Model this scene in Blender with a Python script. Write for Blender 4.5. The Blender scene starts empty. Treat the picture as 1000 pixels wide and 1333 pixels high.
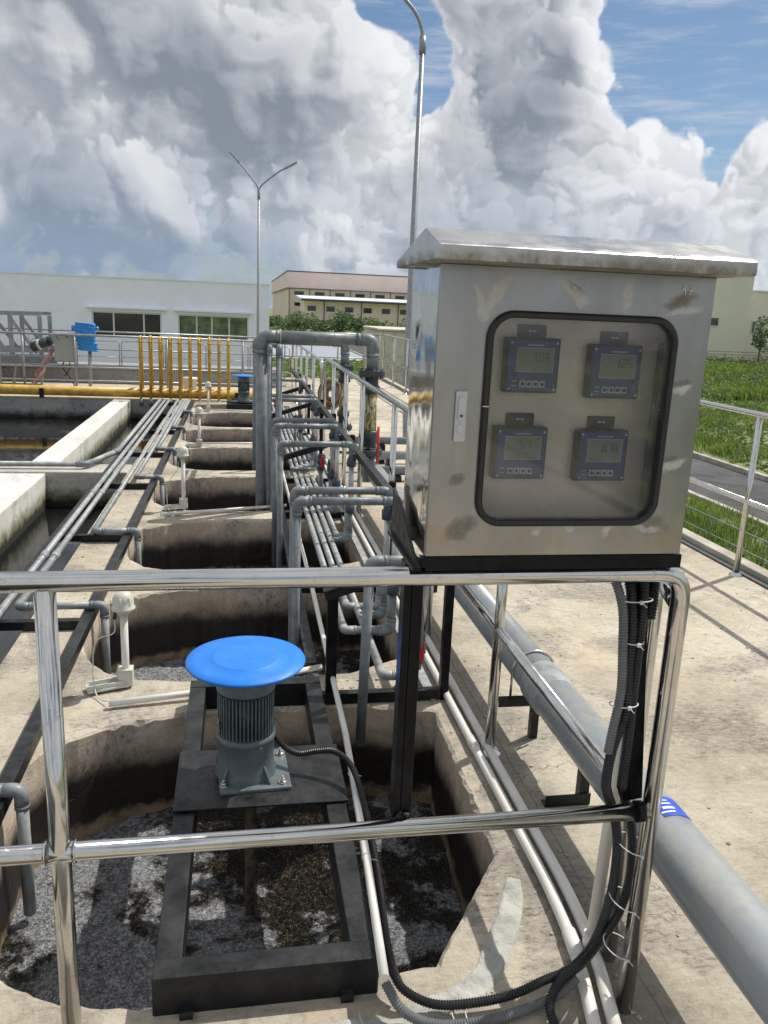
import bpy, math, random
import numpy as np
from mathutils import Vector, Matrix, noise
random.seed(7); np.random.seed(7)
SC = bpy.context.scene
COL = SC.collection
PI = math.pi
# ------------------------------------------------------------------ camera
cam = bpy.data.cameras.new('camera'); camo = bpy.data.objects.new('camera', cam); COL.objects.link(camo)
cam.sensor_fit = 'VERTICAL'; cam.sensor_height = 24.0; cam.sensor_width = 18.0
cam.lens = 24.0 * 1054 / 1333
cam.clip_start = 0.05; cam.clip_end = 4000
Rm = Matrix(((0.985, 0.002, -0.175), (-0.170, 0.245, -0.954), (0.042, 0.969, 0.242)))
xa = Rm.col[0].normalized(); za = xa.cross(Rm.col[1]).normalized(); ya = za.cross(xa)
CAMZ = 1.6
camo.matrix_world = Matrix(((xa.x, ya.x, za.x, 0), (xa.y, ya.y, za.y, 0), (xa.z, ya.z, za.z, CAMZ), (0, 0, 0, 1)))
SC.camera = camo
# ------------------------------------------------------------------ sun, sky, exposure
SUN = Vector((0.60, 0.34, 1.0)).normalized()
sl = bpy.data.lights.new('sun', 'SUN'); sl.energy = 4.3; sl.angle = math.radians(0.55); sl.color = (1.0, 0.955, 0.88)
so = bpy.data.objects.new('sun', sl); COL.objects.link(so); so.rotation_euler = SUN.to_track_quat('Z', 'Y').to_euler()
SC.view_settings.view_transform = 'Standard'; SC.view_settings.look = 'None'
SC.view_settings.exposure = 0.12; SC.view_settings.gamma = 1.0; SC.view_settings.use_curve_mapping = False


class NT:
    """tiny helper for writing node trees"""
    def __init__(s, nt): s.nt = nt; s.n = nt.nodes; s.l = nt.links
    def node(s, t, **kw):
        n = s.n.new(t)
        for k, v in kw.items(): setattr(n, k, v)
        return n
    def set(s, sock, v):
        if isinstance(v, bpy.types.NodeSocket): s.l.new(v, sock)
        elif v is not None:
            if hasattr(sock.default_value, '__len__') and not isinstance(v, (int, float)):
                v = tuple(v)
                if len(sock.default_value) == 4 and len(v) == 3: v = v + (1,)
            sock.default_value = v
    def math(s, op, a, b=None, c=None, clamp=False):
        n = s.node('ShaderNodeMath', operation=op, use_clamp=clamp)
        s.set(n.inputs[0], a)
        if b is not None: s.set(n.inputs[1], b)
        if c is not None: s.set(n.inputs[2], c)
        return n.outputs[0]
    def vmath(s, op, a, b=None, sc=None):
        n = s.node('ShaderNodeVectorMath', operation=op)
        s.set(n.inputs[0], a)
        if b is not None: s.set(n.inputs[1], b)
        if sc is not None: s.set(n.inputs['Scale'], sc)
        return n.outputs['Value'] if op in ('DISTANCE', 'LENGTH', 'DOT_PRODUCT') else n.outputs[0]
    def noise(s, vec, scale, detail=4, rough=.55, dist=0, out='Fac'):
        n = s.node('ShaderNodeTexNoise')
        s.set(n.inputs['Vector'], vec); s.set(n.inputs['Scale'], scale); s.set(n.inputs['Detail'], detail)
        s.set(n.inputs['Roughness'], rough); s.set(n.inputs['Distortion'], dist)
        return n.outputs[out]
    def voro(s, vec, scale, feature='F1', out='Distance', rnd=1.0):
        n = s.node('ShaderNodeTexVoronoi', feature=feature)
        s.set(n.inputs['Vector'], vec); s.set(n.inputs['Scale'], scale); s.set(n.inputs['Randomness'], rnd)
        return n.outputs[out]
    def ramp(s, v, a, b, lo=0., hi=1., interp='SMOOTHSTEP'):
        n = s.node('ShaderNodeMapRange', interpolation_type=interp)
        s.set(n.inputs[0], v); s.set(n.inputs[1], a); s.set(n.inputs[2], b); s.set(n.inputs[3], lo); s.set(n.inputs[4], hi)
        return n.outputs[0]
    def mix(s, f, a, b, blend='MIX'):
        n = s.node('ShaderNodeMix', data_type='RGBA', blend_type=blend)
        s.set(n.inputs[0], f); s.set(n.inputs[6], a); s.set(n.inputs[7], b)
        return n.outputs[2]
    def bump(s, h, strength=.3, dist=.01, normal=None):
        n = s.node('ShaderNodeBump'); s.set(n.inputs['Height'], h); n.inputs['Strength'].default_value = strength
        n.inputs['Distance'].default_value = dist
        if normal is not None: s.l.new(normal, n.inputs['Normal'])
        return n.outputs[0]
    def pos(s): return s.node('ShaderNodeNewGeometry').outputs['Position']
    def obj(s): return s.node('ShaderNodeTexCoord').outputs['Object']
    def sep(s, v):
        n = s.node('ShaderNodeSeparateXYZ'); s.set(n.inputs[0], v); return n.outputs
    def comb(s, x, y, z):
        n = s.node('ShaderNodeCombineXYZ')
        for i, v in enumerate((x, y, z)): s.set(n.inputs[i], v)
        return n.outputs[0]


def new_mat(name):
    m = bpy.data.materials.new(name); m.use_nodes = True
    t = NT(m.node_tree); b = t.n['Principled BSDF']
    return m, t, b


# world: Nishita sky; the cumulus over it is computed here (numpy) into a sky image addressed by azimuth and elevation
def build_sky():
    CP = np.array([(-13.0,15.4,0.9,0.5),(-9.6,15.9,0.9,0.55),(-5.2,16.4,0.95,0.45),(-0.5,16.9,0.95,0.6),(3.3,17.2,0.9,0.55),(6.2,17.4,1,0.7),(9.3,17.5,0.35,0.5),(12.0,17.6,0.7,0.6),(14.9,17.7,1,0.5),(18.2,17.7,1,0.45),(21.5,17.6,1,0.8),(23.4,17.6,0.4,0.8),(26.1,17.5,0.0,0.6),(28.7,17.3,0.05,0.6),(31.3,17.2,0.1,0.6),(-13.1,13.5,0.8,0.5),(-9.7,13.9,1,0.45),(-6.1,14.3,1,0.35),(-2.4,14.7,1,0.2),(0.9,15.0,1,0.45),(4.3,15.2,0.9,0.6),(7.7,15.4,1,0.75),(9.1,15.5,0.5,0.8),(11.4,15.6,0,0.7),(14.0,15.6,0.9,0.7),(17.0,15.7,1,0.3),(19.8,15.7,1,0.3),(22.7,15.6,1,0.8),(25.9,15.5,0.9,0.9),(27.7,15.5,0.1,0.8),(30.3,15.4,0.1,0.7),(32.0,15.3,0.2,0.7),(-13.2,11.5,0.9,0.7),(-10.2,11.8,1,0.75),(-7.6,12.1,1,0.4),(-4.3,12.5,1,0.25),(-1.0,12.8,1,0.25),(2.3,13.0,1,0.45),(5.8,13.2,1,0.6),(9.2,13.4,0.9,0.7),(11.5,13.5,0.15,0.7),(13.7,13.5,0.9,0.7),(16.2,13.6,1,0.3),(19.1,13.6,1,0.2),(21.9,13.6,1,0.65),(24.8,13.6,0.3,0.8),(27.5,13.5,0,0.7),(30.2,13.4,0.2,0.7),(32.3,13.3,0.7,0.8),(-13.4,9.4,1,0.6),(-10.3,9.8,1,0.7),(-7.6,10.0,0.9,0.6),(-4.9,10.3,0.8,0.35),(-1.5,10.6,1,0.35),(1.9,10.8,1,0.3),(5.3,11.0,1,0.35),(8.8,11.2,1,0.55),(12.3,11.3,1,0.8),(15.3,11.4,1,0.4),(18.8,11.4,1,0.15),(21.7,11.5,1,0.55),(24.1,11.5,0.9,0.8),(26.4,11.4,1,0.95),(28.2,11.4,0.4,0.9),(30.0,11.3,0.5,0.9),(32.0,11.3,1,0.75),(-13.5,7.3,1,0.3),(-10.9,7.6,1,0.35),(-8.2,7.8,1,0.6),(-5.4,8.0,1,0.8),(-3.5,8.2,0.7,0.5),(-1.1,8.4,1,0.25),(1.9,8.6,0.9,0.4),(5.4,8.8,1,0.25),(8.4,8.9,1,0.45),(12.0,9.0,1,0.7),(15.5,9.1,1,0.5),(19.0,9.2,1,0.3),(21.9,9.2,1,0.55),(24.8,9.3,1,0.75),(27.6,9.2,1,0.8),(29.2,9.2,0.5,0.8),(31.2,9.2,1,0.85),(32.9,9.2,0.8,0.7),(-13.6,5.1,1,0.2),(-10.5,5.4,0.9,0.3),(-7.8,5.6,1,0.45),(-5.0,5.8,1,0.8),(-3.5,5.9,0.5,0.4),(-1.6,6.0,0.8,0.7),(1.4,6.2,0.8,0.5),(4.4,6.4,0.9,0.55),(7.0,6.5,1,0.75),(10.6,6.6,1,0.7),(14.1,6.8,1,0.5),(17.7,6.9,1,0.4),(21.2,6.9,1,0.6),(24.6,7.0,1,0.7),(27.4,7.0,1,0.65),(30.1,7.0,1,0.7),(32.8,7.0,0.9,0.7),(-13.8,2.9,0.7,0.15),(-10.2,3.1,0.7,0.12),(-5.5,3.4,0.7,0.12),(-1.6,3.6,0.7,0.25),(1.9,3.8,0.8,0.35),(6.0,4.0,0.9,0.7),(9.6,4.2,1,0.8),(13.8,4.3,1,0.6),(17.9,4.5,1,0.45),(21.9,4.6,1,0.6),(25.8,4.7,1,0.6),(29.5,4.7,1,0.6),(33.1,4.8,0.8,0.7),(-12.6,0.9,0.6,0.12),(-5.6,1.3,0.6,0.12),(1.9,1.6,0.7,0.2),(7.1,1.8,0.8,0.4),(12.3,2.1,0.8,0.5),(33.4,2.7,0.8,0.7)])
    W, Hh = 4608, 1152                      # 360 x 90 degrees
    rs = np.random.RandomState(11)
    def lattice(nx, ny): g_ = rs.uniform(0, 1, (ny + 2, nx)).astype(np.float32); return np.concatenate([g_, g_[:, :1]], 1)
    def samp(g_, u, v):
        ny, nx = g_.shape[0] - 2, g_.shape[1] - 1
        x = (u % 1.0) * nx; y = np.clip(v, 0, .9999) * ny
        ix = x.astype(np.int32); iy = y.astype(np.int32); fx = x - ix; fy = y - iy
        ix = np.minimum(ix, nx - 1)
        fx = fx * fx * (3 - 2 * fx); fy = fy * fy * (3 - 2 * fy)
        gf = g_.ravel(); k = iy * (nx + 1) + ix
        a = gf[k]; b = gf[k + 1]; c = gf[k + nx + 1]; d = gf[k + nx + 2]
        return (a + (b - a) * fx) * (1 - fy) + (c + (d - c) * fx) * fy
    u, v = np.meshgrid(((np.arange(W) + .5) / W).astype(np.float32), ((np.arange(Hh) + .5) / Hh).astype(np.float32))
    def fbm(n0, octs, gain, billow=False, U=None, V=None):
        tot = 0; amp = 1; s_ = 0; n = n0
        for _ in range(octs):
            g_ = lattice(n * 4, n); q = samp(g_, U, V)
            if billow: q = np.sqrt((q * 2 - 1) ** 2 + .003)
            tot = tot + amp * q; s_ += amp; amp *= gain; n = int(n * 1.93)
        return (tot / s_).astype(np.float32)
    wx = fbm(18, 4, .55, U=u, V=v) - .5; wy = fbm(19, 4, .55, U=u, V=v) - .5
    nf = fbm(34, 5, .62, U=u + wx * .008, V=v + wy * .025)
    az = (u * 360 - 180); el = v * 90
    azw = az + wx * 8; elw = el + wy * 6
    st = 3; A = azw[::st, ::st]; E_ = elw[::st, ::st]
    cov = np.zeros_like(A); lum = np.zeros_like(A); ws = np.zeros_like(A) + 1e-9
    for a, e, c, b_ in CP:
        w_ = np.exp(-((A - a) ** 2 + ((E_ - e) * 1.1) ** 2) / (2 * 1.2 ** 2)); cov += w_ * c; lum += w_ * b_; ws += w_
    inside = np.clip(ws * 3, 0, 1)
    gl = samp(lattice(28, 7), (A + 180) / 360, E_ / 90); gl2 = samp(lattice(40, 10), (A + 180) / 360, E_ / 90)
    cov = cov / ws * inside + (1 - inside) * np.clip(.45 + gl * .9, 0, 1); lum = lum / ws * inside + (1 - inside) * (.50 + .5 * gl2)
    up = lambda q: np.repeat(np.repeat(q, st, 0), st, 1)[:Hh, :W]
    def smooth(q, r):
        for ax in (0, 1):
            c = np.cumsum(np.concatenate([np.take(q, np.arange(-r - 1, 0) % q.shape[ax] if ax == 1 else np.zeros(r + 1, int), ax), q, np.take(q, np.arange(r) if ax == 1 else np.full(r, q.shape[0] - 1), ax)], ax).astype(np.float64), ax)
            n = q.shape[ax]; q = (np.take(c, np.arange(2 * r + 1, 2 * r + 1 + n), ax) - np.take(c, np.arange(0, n), ax)) / (2 * r + 1)
        return q.astype(np.float32)
    cov = smooth(up(cov), 2); lum = smooth(up(lum), 4)
    lum = np.clip((lum - .5) * 1.40 + .51, 0, 1)
    def sstep(q, a, b): q = np.clip((q - a) / (b - a), 0, 1); return q * q * (3 - 2 * q)
    # overlapping cumulus bodies, far to near: each has its own crisp edge, lit toward the sun (up, right)
    L = lum * .80 + .08 + (nf - .5) * .42
    bodies = None
    for k, (n0, thr, amt) in enumerate(((26, .02, .6), (17, .03, .75), (22, .06, .7), (13, .05, .88))):
        ox, oy = (.003 + .002 * k), .008
        D = fbm(n0, 8, .60, True, u + wx * .010, v + wy * .034); D = D - D.mean()
        D = D + (cov - .75) * .35 - thr
        S = smooth(D, 3); S2 = smooth(D, 10)
        rim = (S - np.roll(np.roll(S, -7, 1), -9, 0)) * 2.2 + (S2 - np.roll(np.roll(S2, -16, 1), -20, 0)) * 1.6 + (D - np.roll(np.roll(D, -2, 1), -3, 0)) * 1.6
        al = sstep(D + (nf - .5) * .08, -.015, .055) * amt
        Lk = lum * .74 + .05 + np.clip(rim, -.28, .42) * (.42 + .68 * lum) + np.clip(1 - D / .10, 0, 1) * .10 - np.clip(S2 * 1.1, 0, .22)
        L = L * (1 - al) + Lk * al
        bodies = al if bodies is None else np.maximum(bodies, al)
        last = D
    Dm = (cov - .52) * 1.5 + last * .55 + (bodies - .5) * .30 + (nf - .5) * .35
    alpha = sstep(Dm, -.04, .22)
    L = np.clip(L + np.clip(1 - Dm / .30, 0, 1) * alpha * .22, 0, 1.10)
    img = np.ones((Hh, W, 4), np.float32)
    dk = np.array([.245, .285, .340]); br = np.array([.84, .86, .885])
    for i in range(3): img[..., i] = dk[i] + (br[i] - dk[i]) * L
    hz = np.clip(1 - el / 10.5, 0, 1)[..., None] * (1 - .75 * np.clip(lum[..., None] * 1.4 - .25, 0, 1))
    img[..., :3] = img[..., :3] * (1 - hz * .75) + np.array([.285, .400, .560]) * hz * .75
    img[..., 3] = np.maximum(alpha, np.clip(1 - el / 8, 0, 1) * .7)
    im = bpy.data.images.new('cloud_map', W, Hh, alpha=True, float_buffer=True); im.colorspace_settings.name = 'Non-Color'; im.alpha_mode = 'CHANNEL_PACKED'
    im.pixels.foreach_set(img.ravel()); im.update(); im.pack()
    return im
w = bpy.data.worlds.new('World'); SC.world = w; w.use_nodes = True
t = NT(w.node_tree)
bg = t.n['Background']; bg.inputs['Strength'].default_value = 0.1
sky = t.node('ShaderNodeTexSky', sky_type='NISHITA'); sky.sun_disc = False
sky.sun_elevation = math.asin(SUN.z); sky.sun_rotation = math.atan2(SUN.x, SUN.y)
sky.air_density = 1.0; sky.dust_density = 0.6; sky.ozone_density = 2.0; sky.altitude = 0
dirn = t.vmath('NORMALIZE', t.node('ShaderNodeTexCoord').outputs['Generated'])
dx, dy, dz = t.sep(dirn)
uu = t.math('MULTIPLY_ADD', t.math('ARCTAN2', dx, dy), 1 / (2 * PI), .5)
vv = t.math('MULTIPLY', t.math('ARCSINE', dz), 2 / PI)
tex = t.node('ShaderNodeTexImage', interpolation='Cubic', extension='REPEAT'); tex.image = build_sky()
t.set(tex.inputs[0], t.comb(uu, t.math('MINIMUM', t.math('MAXIMUM', vv, .0005), .9995), 0))
cir = t.ramp(t.noise(t.vmath('MULTIPLY', dirn, (3, 3, 26)), 3, 6, .62), .42, .80, 0, .75)
base_sky = t.mix(cir, t.mix(1.0, sky.outputs[0], (.70, .76, .80), 'MULTIPLY'), (5.2, 5.8, 6.7))
skyc = t.mix(tex.outputs['Alpha'], base_sky, t.vmath('SCALE', tex.outputs['Color'], sc=9.2))
skyc = t.mix(t.ramp(dz, .0, -.04, 0, 1), skyc, (1.4, 1.5, 1.3))
t.set(bg.inputs['Color'], skyc)
w.cycles.sampling_method = 'MANUAL'; w.cycles.sample_map_resolution = 512

# ------------------------------------------------------------------ mesh helpers
class MB:
    def __init__(s): s.v = []; s.f = []; s.sm = []
    def add(s, vs, fs, smooth=False):
        o = len(s.v); s.v += [tuple(p) for p in vs]; s.f += [tuple(i + o for i in f) for f in fs]; s.sm += [smooth] * len(fs); return s
    def box(s, x0, x1, y0, y1, z0, z1):
        vs = [(x, y, z) for x in (x0, x1) for y in (y0, y1) for z in (z0, z1)]
        return s.add(vs, [(0, 1, 3, 2), (4, 6, 7, 5), (0, 4, 5, 1), (2, 3, 7, 6), (0, 2, 6, 4), (1, 5, 7, 3)])
    def obox(s, c, size, rot=None):
        m = rot.to_matrix() if rot is not None and not isinstance(rot, Matrix) else (rot or Matrix.Identity(3))
        vs = [Vector(c) + m @ Vector((x * size[0] / 2, y * size[1] / 2, z * size[2] / 2)) for x in (-1, 1) for y in (-1, 1) for z in (-1, 1)]
        return s.add(vs, [(0, 1, 3, 2), (4, 6, 7, 5), (0, 4, 5, 1), (2, 3, 7, 6), (0, 2, 6, 4), (1, 5, 7, 3)])
    def beam(s, p, q, w_, h, up=(0, 0, 1)):
        p, q = Vector(p), Vector(q); a = (q - p); L = a.length; a.normalize()
        side = a.cross(Vector(up)).normalized(); u = side.cross(a)
        return s.obox((p + q) / 2, (w_, L, h), Matrix((side, a, u)).transposed())
    def tube(s, pts, r, seg=14, caps=True, closed=False):
        P = [Vector(p) for p in pts]; n = len(P); rs = r if hasattr(r, '__len__') else [r] * n
        tan = []
        for i in range(n):
            a = P[(i - 1) % n] if closed or i > 0 else P[i]; b = P[(i + 1) % n] if closed or i < n - 1 else P[i]
            d = b - a
            tan.append(d.normalized() if d.length > 1e-9 else Vector((0, 0, 1)))
        ref = Vector((0, 0, 1)) if abs(tan[0].z) < .9 else Vector((0, 1, 0))
        nr = (ref - tan[0] * ref.dot(tan[0])).normalized(); rings = []
        for i in range(n):
            nr = (nr - tan[i] * nr.dot(tan[i])).normalized(); bi = tan[i].cross(nr)
            rings += [P[i] + (nr * math.cos(2 * PI * k / seg) + bi * math.sin(2 * PI * k / seg)) * rs[i] for k in range(seg)]
        fs = []
        m = n if closed else n - 1
        for i in range(m):
            a = i * seg; b = ((i + 1) % n) * seg
            fs += [(a + k, a + (k + 1) % seg, b + (k + 1) % seg, b + k) for k in range(seg)]
        s.add(rings, fs, True)
        if caps and not closed:
            o = len(s.v) - len(rings)
            s.f.append(tuple(o + k for k in reversed(range(seg)))); s.f.append(tuple(o + (n - 1) * seg + k for k in range(seg))); s.sm += [False, False]
        return s
    def cyl(s, p, q, r, r2=None, seg=16): return s.tube([p, q], [r, r if r2 is None else r2], seg)
    def lathe(s, c, prof, seg=32, axis='z', smooth=True):
        vs = []
        for r, z in prof:
            for k in range(seg):
                a = 2 * PI * k / seg; x, y = r * math.cos(a), r * math.sin(a)
                vs.append((c[0] + x, c[1] + y, c[2] + z) if axis == 'z' else (c[0] + x, c[1] + z, c[2] + y))
        fs = [(i * seg + k, i * seg + (k + 1) % seg, (i + 1) * seg + (k + 1) % seg, (i + 1) * seg + k) for i in range(len(prof) - 1) for k in range(seg)]
        s.add(vs, fs, smooth)
        return s
    def prism(s, poly, a, b, fn):
        """poly in 2-D extruded a..b; fn(u, v, w) -> xyz"""
        n = len(poly)
        vs = [fn(u, v, a) for u, v in poly] + [fn(u, v, b) for u, v in poly]
        return s.add(vs, [tuple(range(n))[::-1], tuple(range(n, 2 * n))] + [(i, (i + 1) % n, n + (i + 1) % n, n + i) for i in range(n)])
    def build(s, name, mat, parent=None, bevel=0, origin=None, bseg=2):
        me = bpy.data.meshes.new(name)
        off = Vector(parent['_loc']) if parent is not None else Vector(origin or (0, 0, 0))
        me.from_pydata([tuple(Vector(p) - off) for p in s.v], [], s.f)
        me.polygons.foreach_set('use_smooth', s.sm); me.materials.append(mat)
        import bmesh as _b
        bm = _b.new(); bm.from_mesh(me); _b.ops.recalc_face_normals(bm, faces=bm.faces); bm.to_mesh(me); bm.free()
        me.update()
        o = bpy.data.objects.new(name, me); COL.objects.link(o)
        if parent is not None:
            o.parent = parent; o['_loc'] = tuple(off)
        else:
            o.location = off; o['_loc'] = tuple(off)
        if bevel:
            md = o.modifiers.new('bevel', 'BEVEL'); md.width = bevel; md.segments = bseg; md.limit_method = 'ANGLE'; md.angle_limit = math.radians(40)
        return o


def thing(name, label, cat, loc, group=None):
    o = bpy.data.objects.new(name, None); COL.objects.link(o); o.location = loc; o['_loc'] = tuple(loc)
    o.empty_display_size = .05
    o['label'] = label; o['category'] = cat
    if group: o['group'] = group
    return o
def tag(o, label, cat, group=None):
    o['label'] = label; o['category'] = cat
    if group: o['group'] = group
    return o
def kind(o, k): o['kind'] = k; return o
def fillet(pts, rad, n=6):
    P = [Vector(p) for p in pts]; out = [P[0]]
    for i in range(1, len(P) - 1):
        a = (P[i - 1] - P[i]); b = (P[i + 1] - P[i]); r = min(rad, a.length * .49, b.length * .49)
        a.normalize(); b.normalize()
        p0 = P[i] + a * r; p1 = P[i] + b * r
        for k in range(n + 1):
            u = k / n; out.append(p0 * (1 - u) ** 2 + P[i] * (2 * u * (1 - u)) * 1.0 + p1 * u ** 2)
    out.append(P[-1]); return out
def spline(pts, n=12):
    P = [Vector(p) for p in pts]; P = [P[0] * 2 - P[1]] + P + [P[-1] * 2 - P[-2]]; out = []
    for i in range(1, len(P) - 2):
        for k in range(n):
            u = k / n; a, b, c, d = P[i - 1:i + 3]
            out.append(.5 * (2 * b + (c - a) * u + (2 * a - 5 * b + 4 * c - d) * u * u + (3 * b - a - 3 * c + d) * u ** 3))
    out.append(P[-2]); return out
def resample(pts, step):
    P = [Vector(p) for p in pts]; out = [P[0].copy()]; acc = 0
    for a, b in zip(P, P[1:]):
        L = (b - a).length; d = step - acc
        while d <= L:
            out.append(a.lerp(b, d / L)); d += step
        acc = L - (d - step)
    return out
def corrugated(pts, r, step=.0068, seg=12, depth=.80):
    P = resample(spline(pts, 16), step / 2)
    m = MB(); m.tube(P, [r if i % 2 == 0 else r * depth for i in range(len(P))], seg + 8); m.sm = [False] * len(m.sm); return m
def plumb(name, label, cat, pts, r, mat, group=None, efit=1.15, seg=14, brad=2.0, emat=None, parent=None):
    """a run of rigid plastic pipe: one 'pipe' mesh of straights, one 'elbow' part at each bend"""
    T = parent or thing(name, label, cat, pts[0], group)
    P = [Vector(p) for p in pts]; m = MB(); R = r * brad
    cuts = []
    for i in range(len(P) - 1):
        a = P[i].copy(); b = P[i + 1].copy(); d = (b - a).normalized()
        if i > 0: a += d * R * .8
        if i < len(P) - 2: b -= d * R * .8
        m.cyl(a, b, r, seg=seg)
    m.build('pipe', mat, T)
    for i in range(1, len(P) - 1):
        a = (P[i - 1] - P[i]).normalized(); b = (P[i + 1] - P[i]).normalized()
        e = MB(); k = r * efit
        arc = fillet([P[i] + a * R * 1.5, P[i], P[i] + b * R * 1.5], R, 7)
        e.tube(arc, k, seg)
        e.tube([P[i] + a * R * 1.35, P[i] + a * R * 1.72], k * 1.035, seg); e.tube([P[i] + b * R * 1.35, P[i] + b * R * 1.72], k * 1.035, seg)
        e.build('elbow', emat or mat, T)
    return T

# ------------------------------------------------------------------ materials
def flat_mat(name, col, rough=.5, metal=0, var=.12, scale=18, bump=.15, bdist=.002, dust=None, dustamt=.4, spec=None, coat=0):
    m, t, b = new_mat(name); p = t.pos()
    n = t.noise(p, scale, 5, .6); c2 = tuple(max(0, c * (1 - var * 2)) for c in col); c1 = tuple(min(1, c * (1 + var)) for c in col)
    c = t.mix(t.ramp(n, .3, .7), c2, c1)
    if dust:
        nz = t.sep(t.node('ShaderNodeNewGeometry').outputs['Normal'])[2]
        f = t.math('MULTIPLY', t.ramp(t.noise(p, 9, 6, .65), .35, .7), t.ramp(nz, -.2, .9, .15, 1))
        f = t.math('MULTIPLY', f, dustamt)
        c = t.mix(f, c, dust)
    t.set(b.inputs['Base Color'], c)
    t.set(b.inputs['Roughness'], t.ramp(t.noise(p, scale * 2.3, 4), .3, .7, max(.02, rough - .08), min(1, rough + .1)))
    b.inputs['Metallic'].default_value = metal
    if spec is not None: b.inputs['Specular IOR Level'].default_value = spec
    if coat: b.inputs['Coat Weight'].default_value = coat; b.inputs['Coat Roughness'].default_value = .1
    if bump: t.set(b.inputs['Normal'], t.bump(t.noise(p, scale * 4, 5, .6), bump, bdist))
    return m

M = {}
M['pvc'] = flat_mat('grey_pvc', (.165, .188, .205), .45, dust=(.36, .35, .31), dustamt=.3)
M['pvc_light'] = flat_mat('sunlit_dusty_pvc', (.27, .29, .30), .45, dust=(.50, .48, .42), dustamt=.5)  # dusty pipe grey, base lightened to paint in the sun on the bundle
M['pvc_big'] = flat_mat('silver_grey_pvc', (.25, .285, .315), .33, var=.04, scale=3, dust=(.42, .38, .31), dustamt=.6, coat=.15)
M['pvc_white'] = flat_mat('white_pvc', (.74, .72, .68), .38, var=.05, dust=(.50, .44, .35), dustamt=.5)
M['black'] = flat_mat('black_paint', (.010, .011, .013), .42, var=.3, dust=(.06, .06, .058), dustamt=.45, bump=.35, bdist=.003, scale=25, spec=.28)
M['black_clean'] = flat_mat('black_steel', (.006, .007, .009), .36, var=.3, dust=(.025, .028, .032), dustamt=.3, bump=.3, bdist=.002, spec=.16)
M['rubber'] = flat_mat('black_corrugated_plastic', (.012, .012, .013), .42, var=.2, bump=0)
M['conduit_grey'] = flat_mat('grey_corrugated_plastic', (.135, .14, .145), .45, var=.1, bump=0)
M['blue_cap'] = flat_mat('blue_plastic', (.016, .185, .68), .5, var=.05, scale=30, dust=(.06, .24, .66), dustamt=.35, bump=.1, bdist=.001, spec=.3)
M['motor'] = flat_mat('motor_green_grey', (.092, .122, .138), .40, var=.12, dust=(.16, .16, .14), dustamt=.35, bump=.2)
M['rust'] = flat_mat('rusty_shaft', (.10, .078, .052), .75, var=.35, scale=40, bump=.5)
M['yellow'] = flat_mat('yellow_paint', (.60, .36, .055), .42, var=.16, scale=10, dust=(.5, .40, .2), dustamt=.3)
M['white_paint'] = flat_mat('white_render', (.85, .86, .97), .85, var=.02, scale=1.5, bump=.1)
M['red'] = flat_mat('red_plastic', (.55, .025, .015), .4, var=.1)
M['orange'] = flat_mat('orange_plastic', (.62, .14, .03), .45, var=.1)
M['union'] = flat_mat('dark_blue_fitting', (.030, .048, .075), .4, var=.15, dust=(.2, .2, .2), dustamt=.3)
M['iron'] = flat_mat('dark_flange', (.035, .045, .060), .45, var=.2, dust=(.2, .19, .17), dustamt=.35)
M['beige_plastic'] = flat_mat('cream_plastic', (.56, .57, .50), .45, var=.06, dust=(.38, .34, .26), dustamt=.35)
M['grey_box'] = flat_mat('grey_enamel', (.36, .37, .35), .45, var=.05)
M['alu'] = flat_mat('window_frame', (.62, .64, .66), .4, var=.04)
M['galv'] = flat_mat('galvanised', (.33, .34, .35), .38, metal=.7, var=.1)
M['lamp_grey'] = flat_mat('lamp_post_grey', (.30, .32, .34), .45, metal=.3)
M['glass_dark'] = flat_mat('dark_glass', (.012, .016, .018), .06, var=.2, bump=0, spec=.8)
M['pink_sheet'] = flat_mat('pink_cladding', (.84, .68, .63), .6, var=.03, scale=.4)
M['cream_wall'] = flat_mat('cream_wall', (.80, .68, .545), .8, var=.05, scale=.3)
M['pale_green'] = flat_mat('pale_green_wall', (.72, .70, .56), .75, var=.03, scale=.3)
M['roof_white'] = flat_mat('white_roof', (.78, .80, .82), .5, var=.04, scale=.5)
M['dark_trim'] = flat_mat('dark_trim', (.06, .065, .07), .5)
M['mortar'] = flat_mat('grey_mortar', (.40, .395, .36), .9, var=.14, scale=14, bump=.7, bdist=.012)
M['asphalt'] = flat_mat('asphalt', (.062, .062, .066), .9, var=.18, scale=.9, bump=.4, bdist=.01)
M['kerb'] = flat_mat('kerb_concrete', (.42, .39, .33), .9, var=.15, scale=3, bump=.4)
M['pale_yard'] = flat_mat('pale_yard', (.30, .33, .37), .9, var=.06, scale=.2)
M['tie'] = flat_mat('cable_tie_plastic', (.62, .62, .60), .4, var=.05, bump=0)
M['blue_label'] = flat_mat('blue_label', (.02, .07, .50), .4, var=.05, bump=0)
M['label_white'] = flat_mat('label_print', (.7, .74, .8), .5, var=.03, bump=0)
M['blue_wrap'] = flat_mat('blue_sheeting', (.03, .27, .72), .35, var=.12)
M['pink_cloth'] = flat_mat('pink_sheeting', (.62, .36, .38), .6, var=.15)
M['hose_brown'] = flat_mat('brown_hose', (.20, .13, .08), .6, var=.2)
M['bark'] = flat_mat('bark', (.12, .09, .06), .9, var=.2)
M['rubble'] = flat_mat('rubble', (.42, .38, .31), .9, var=.3, scale=60)

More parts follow.
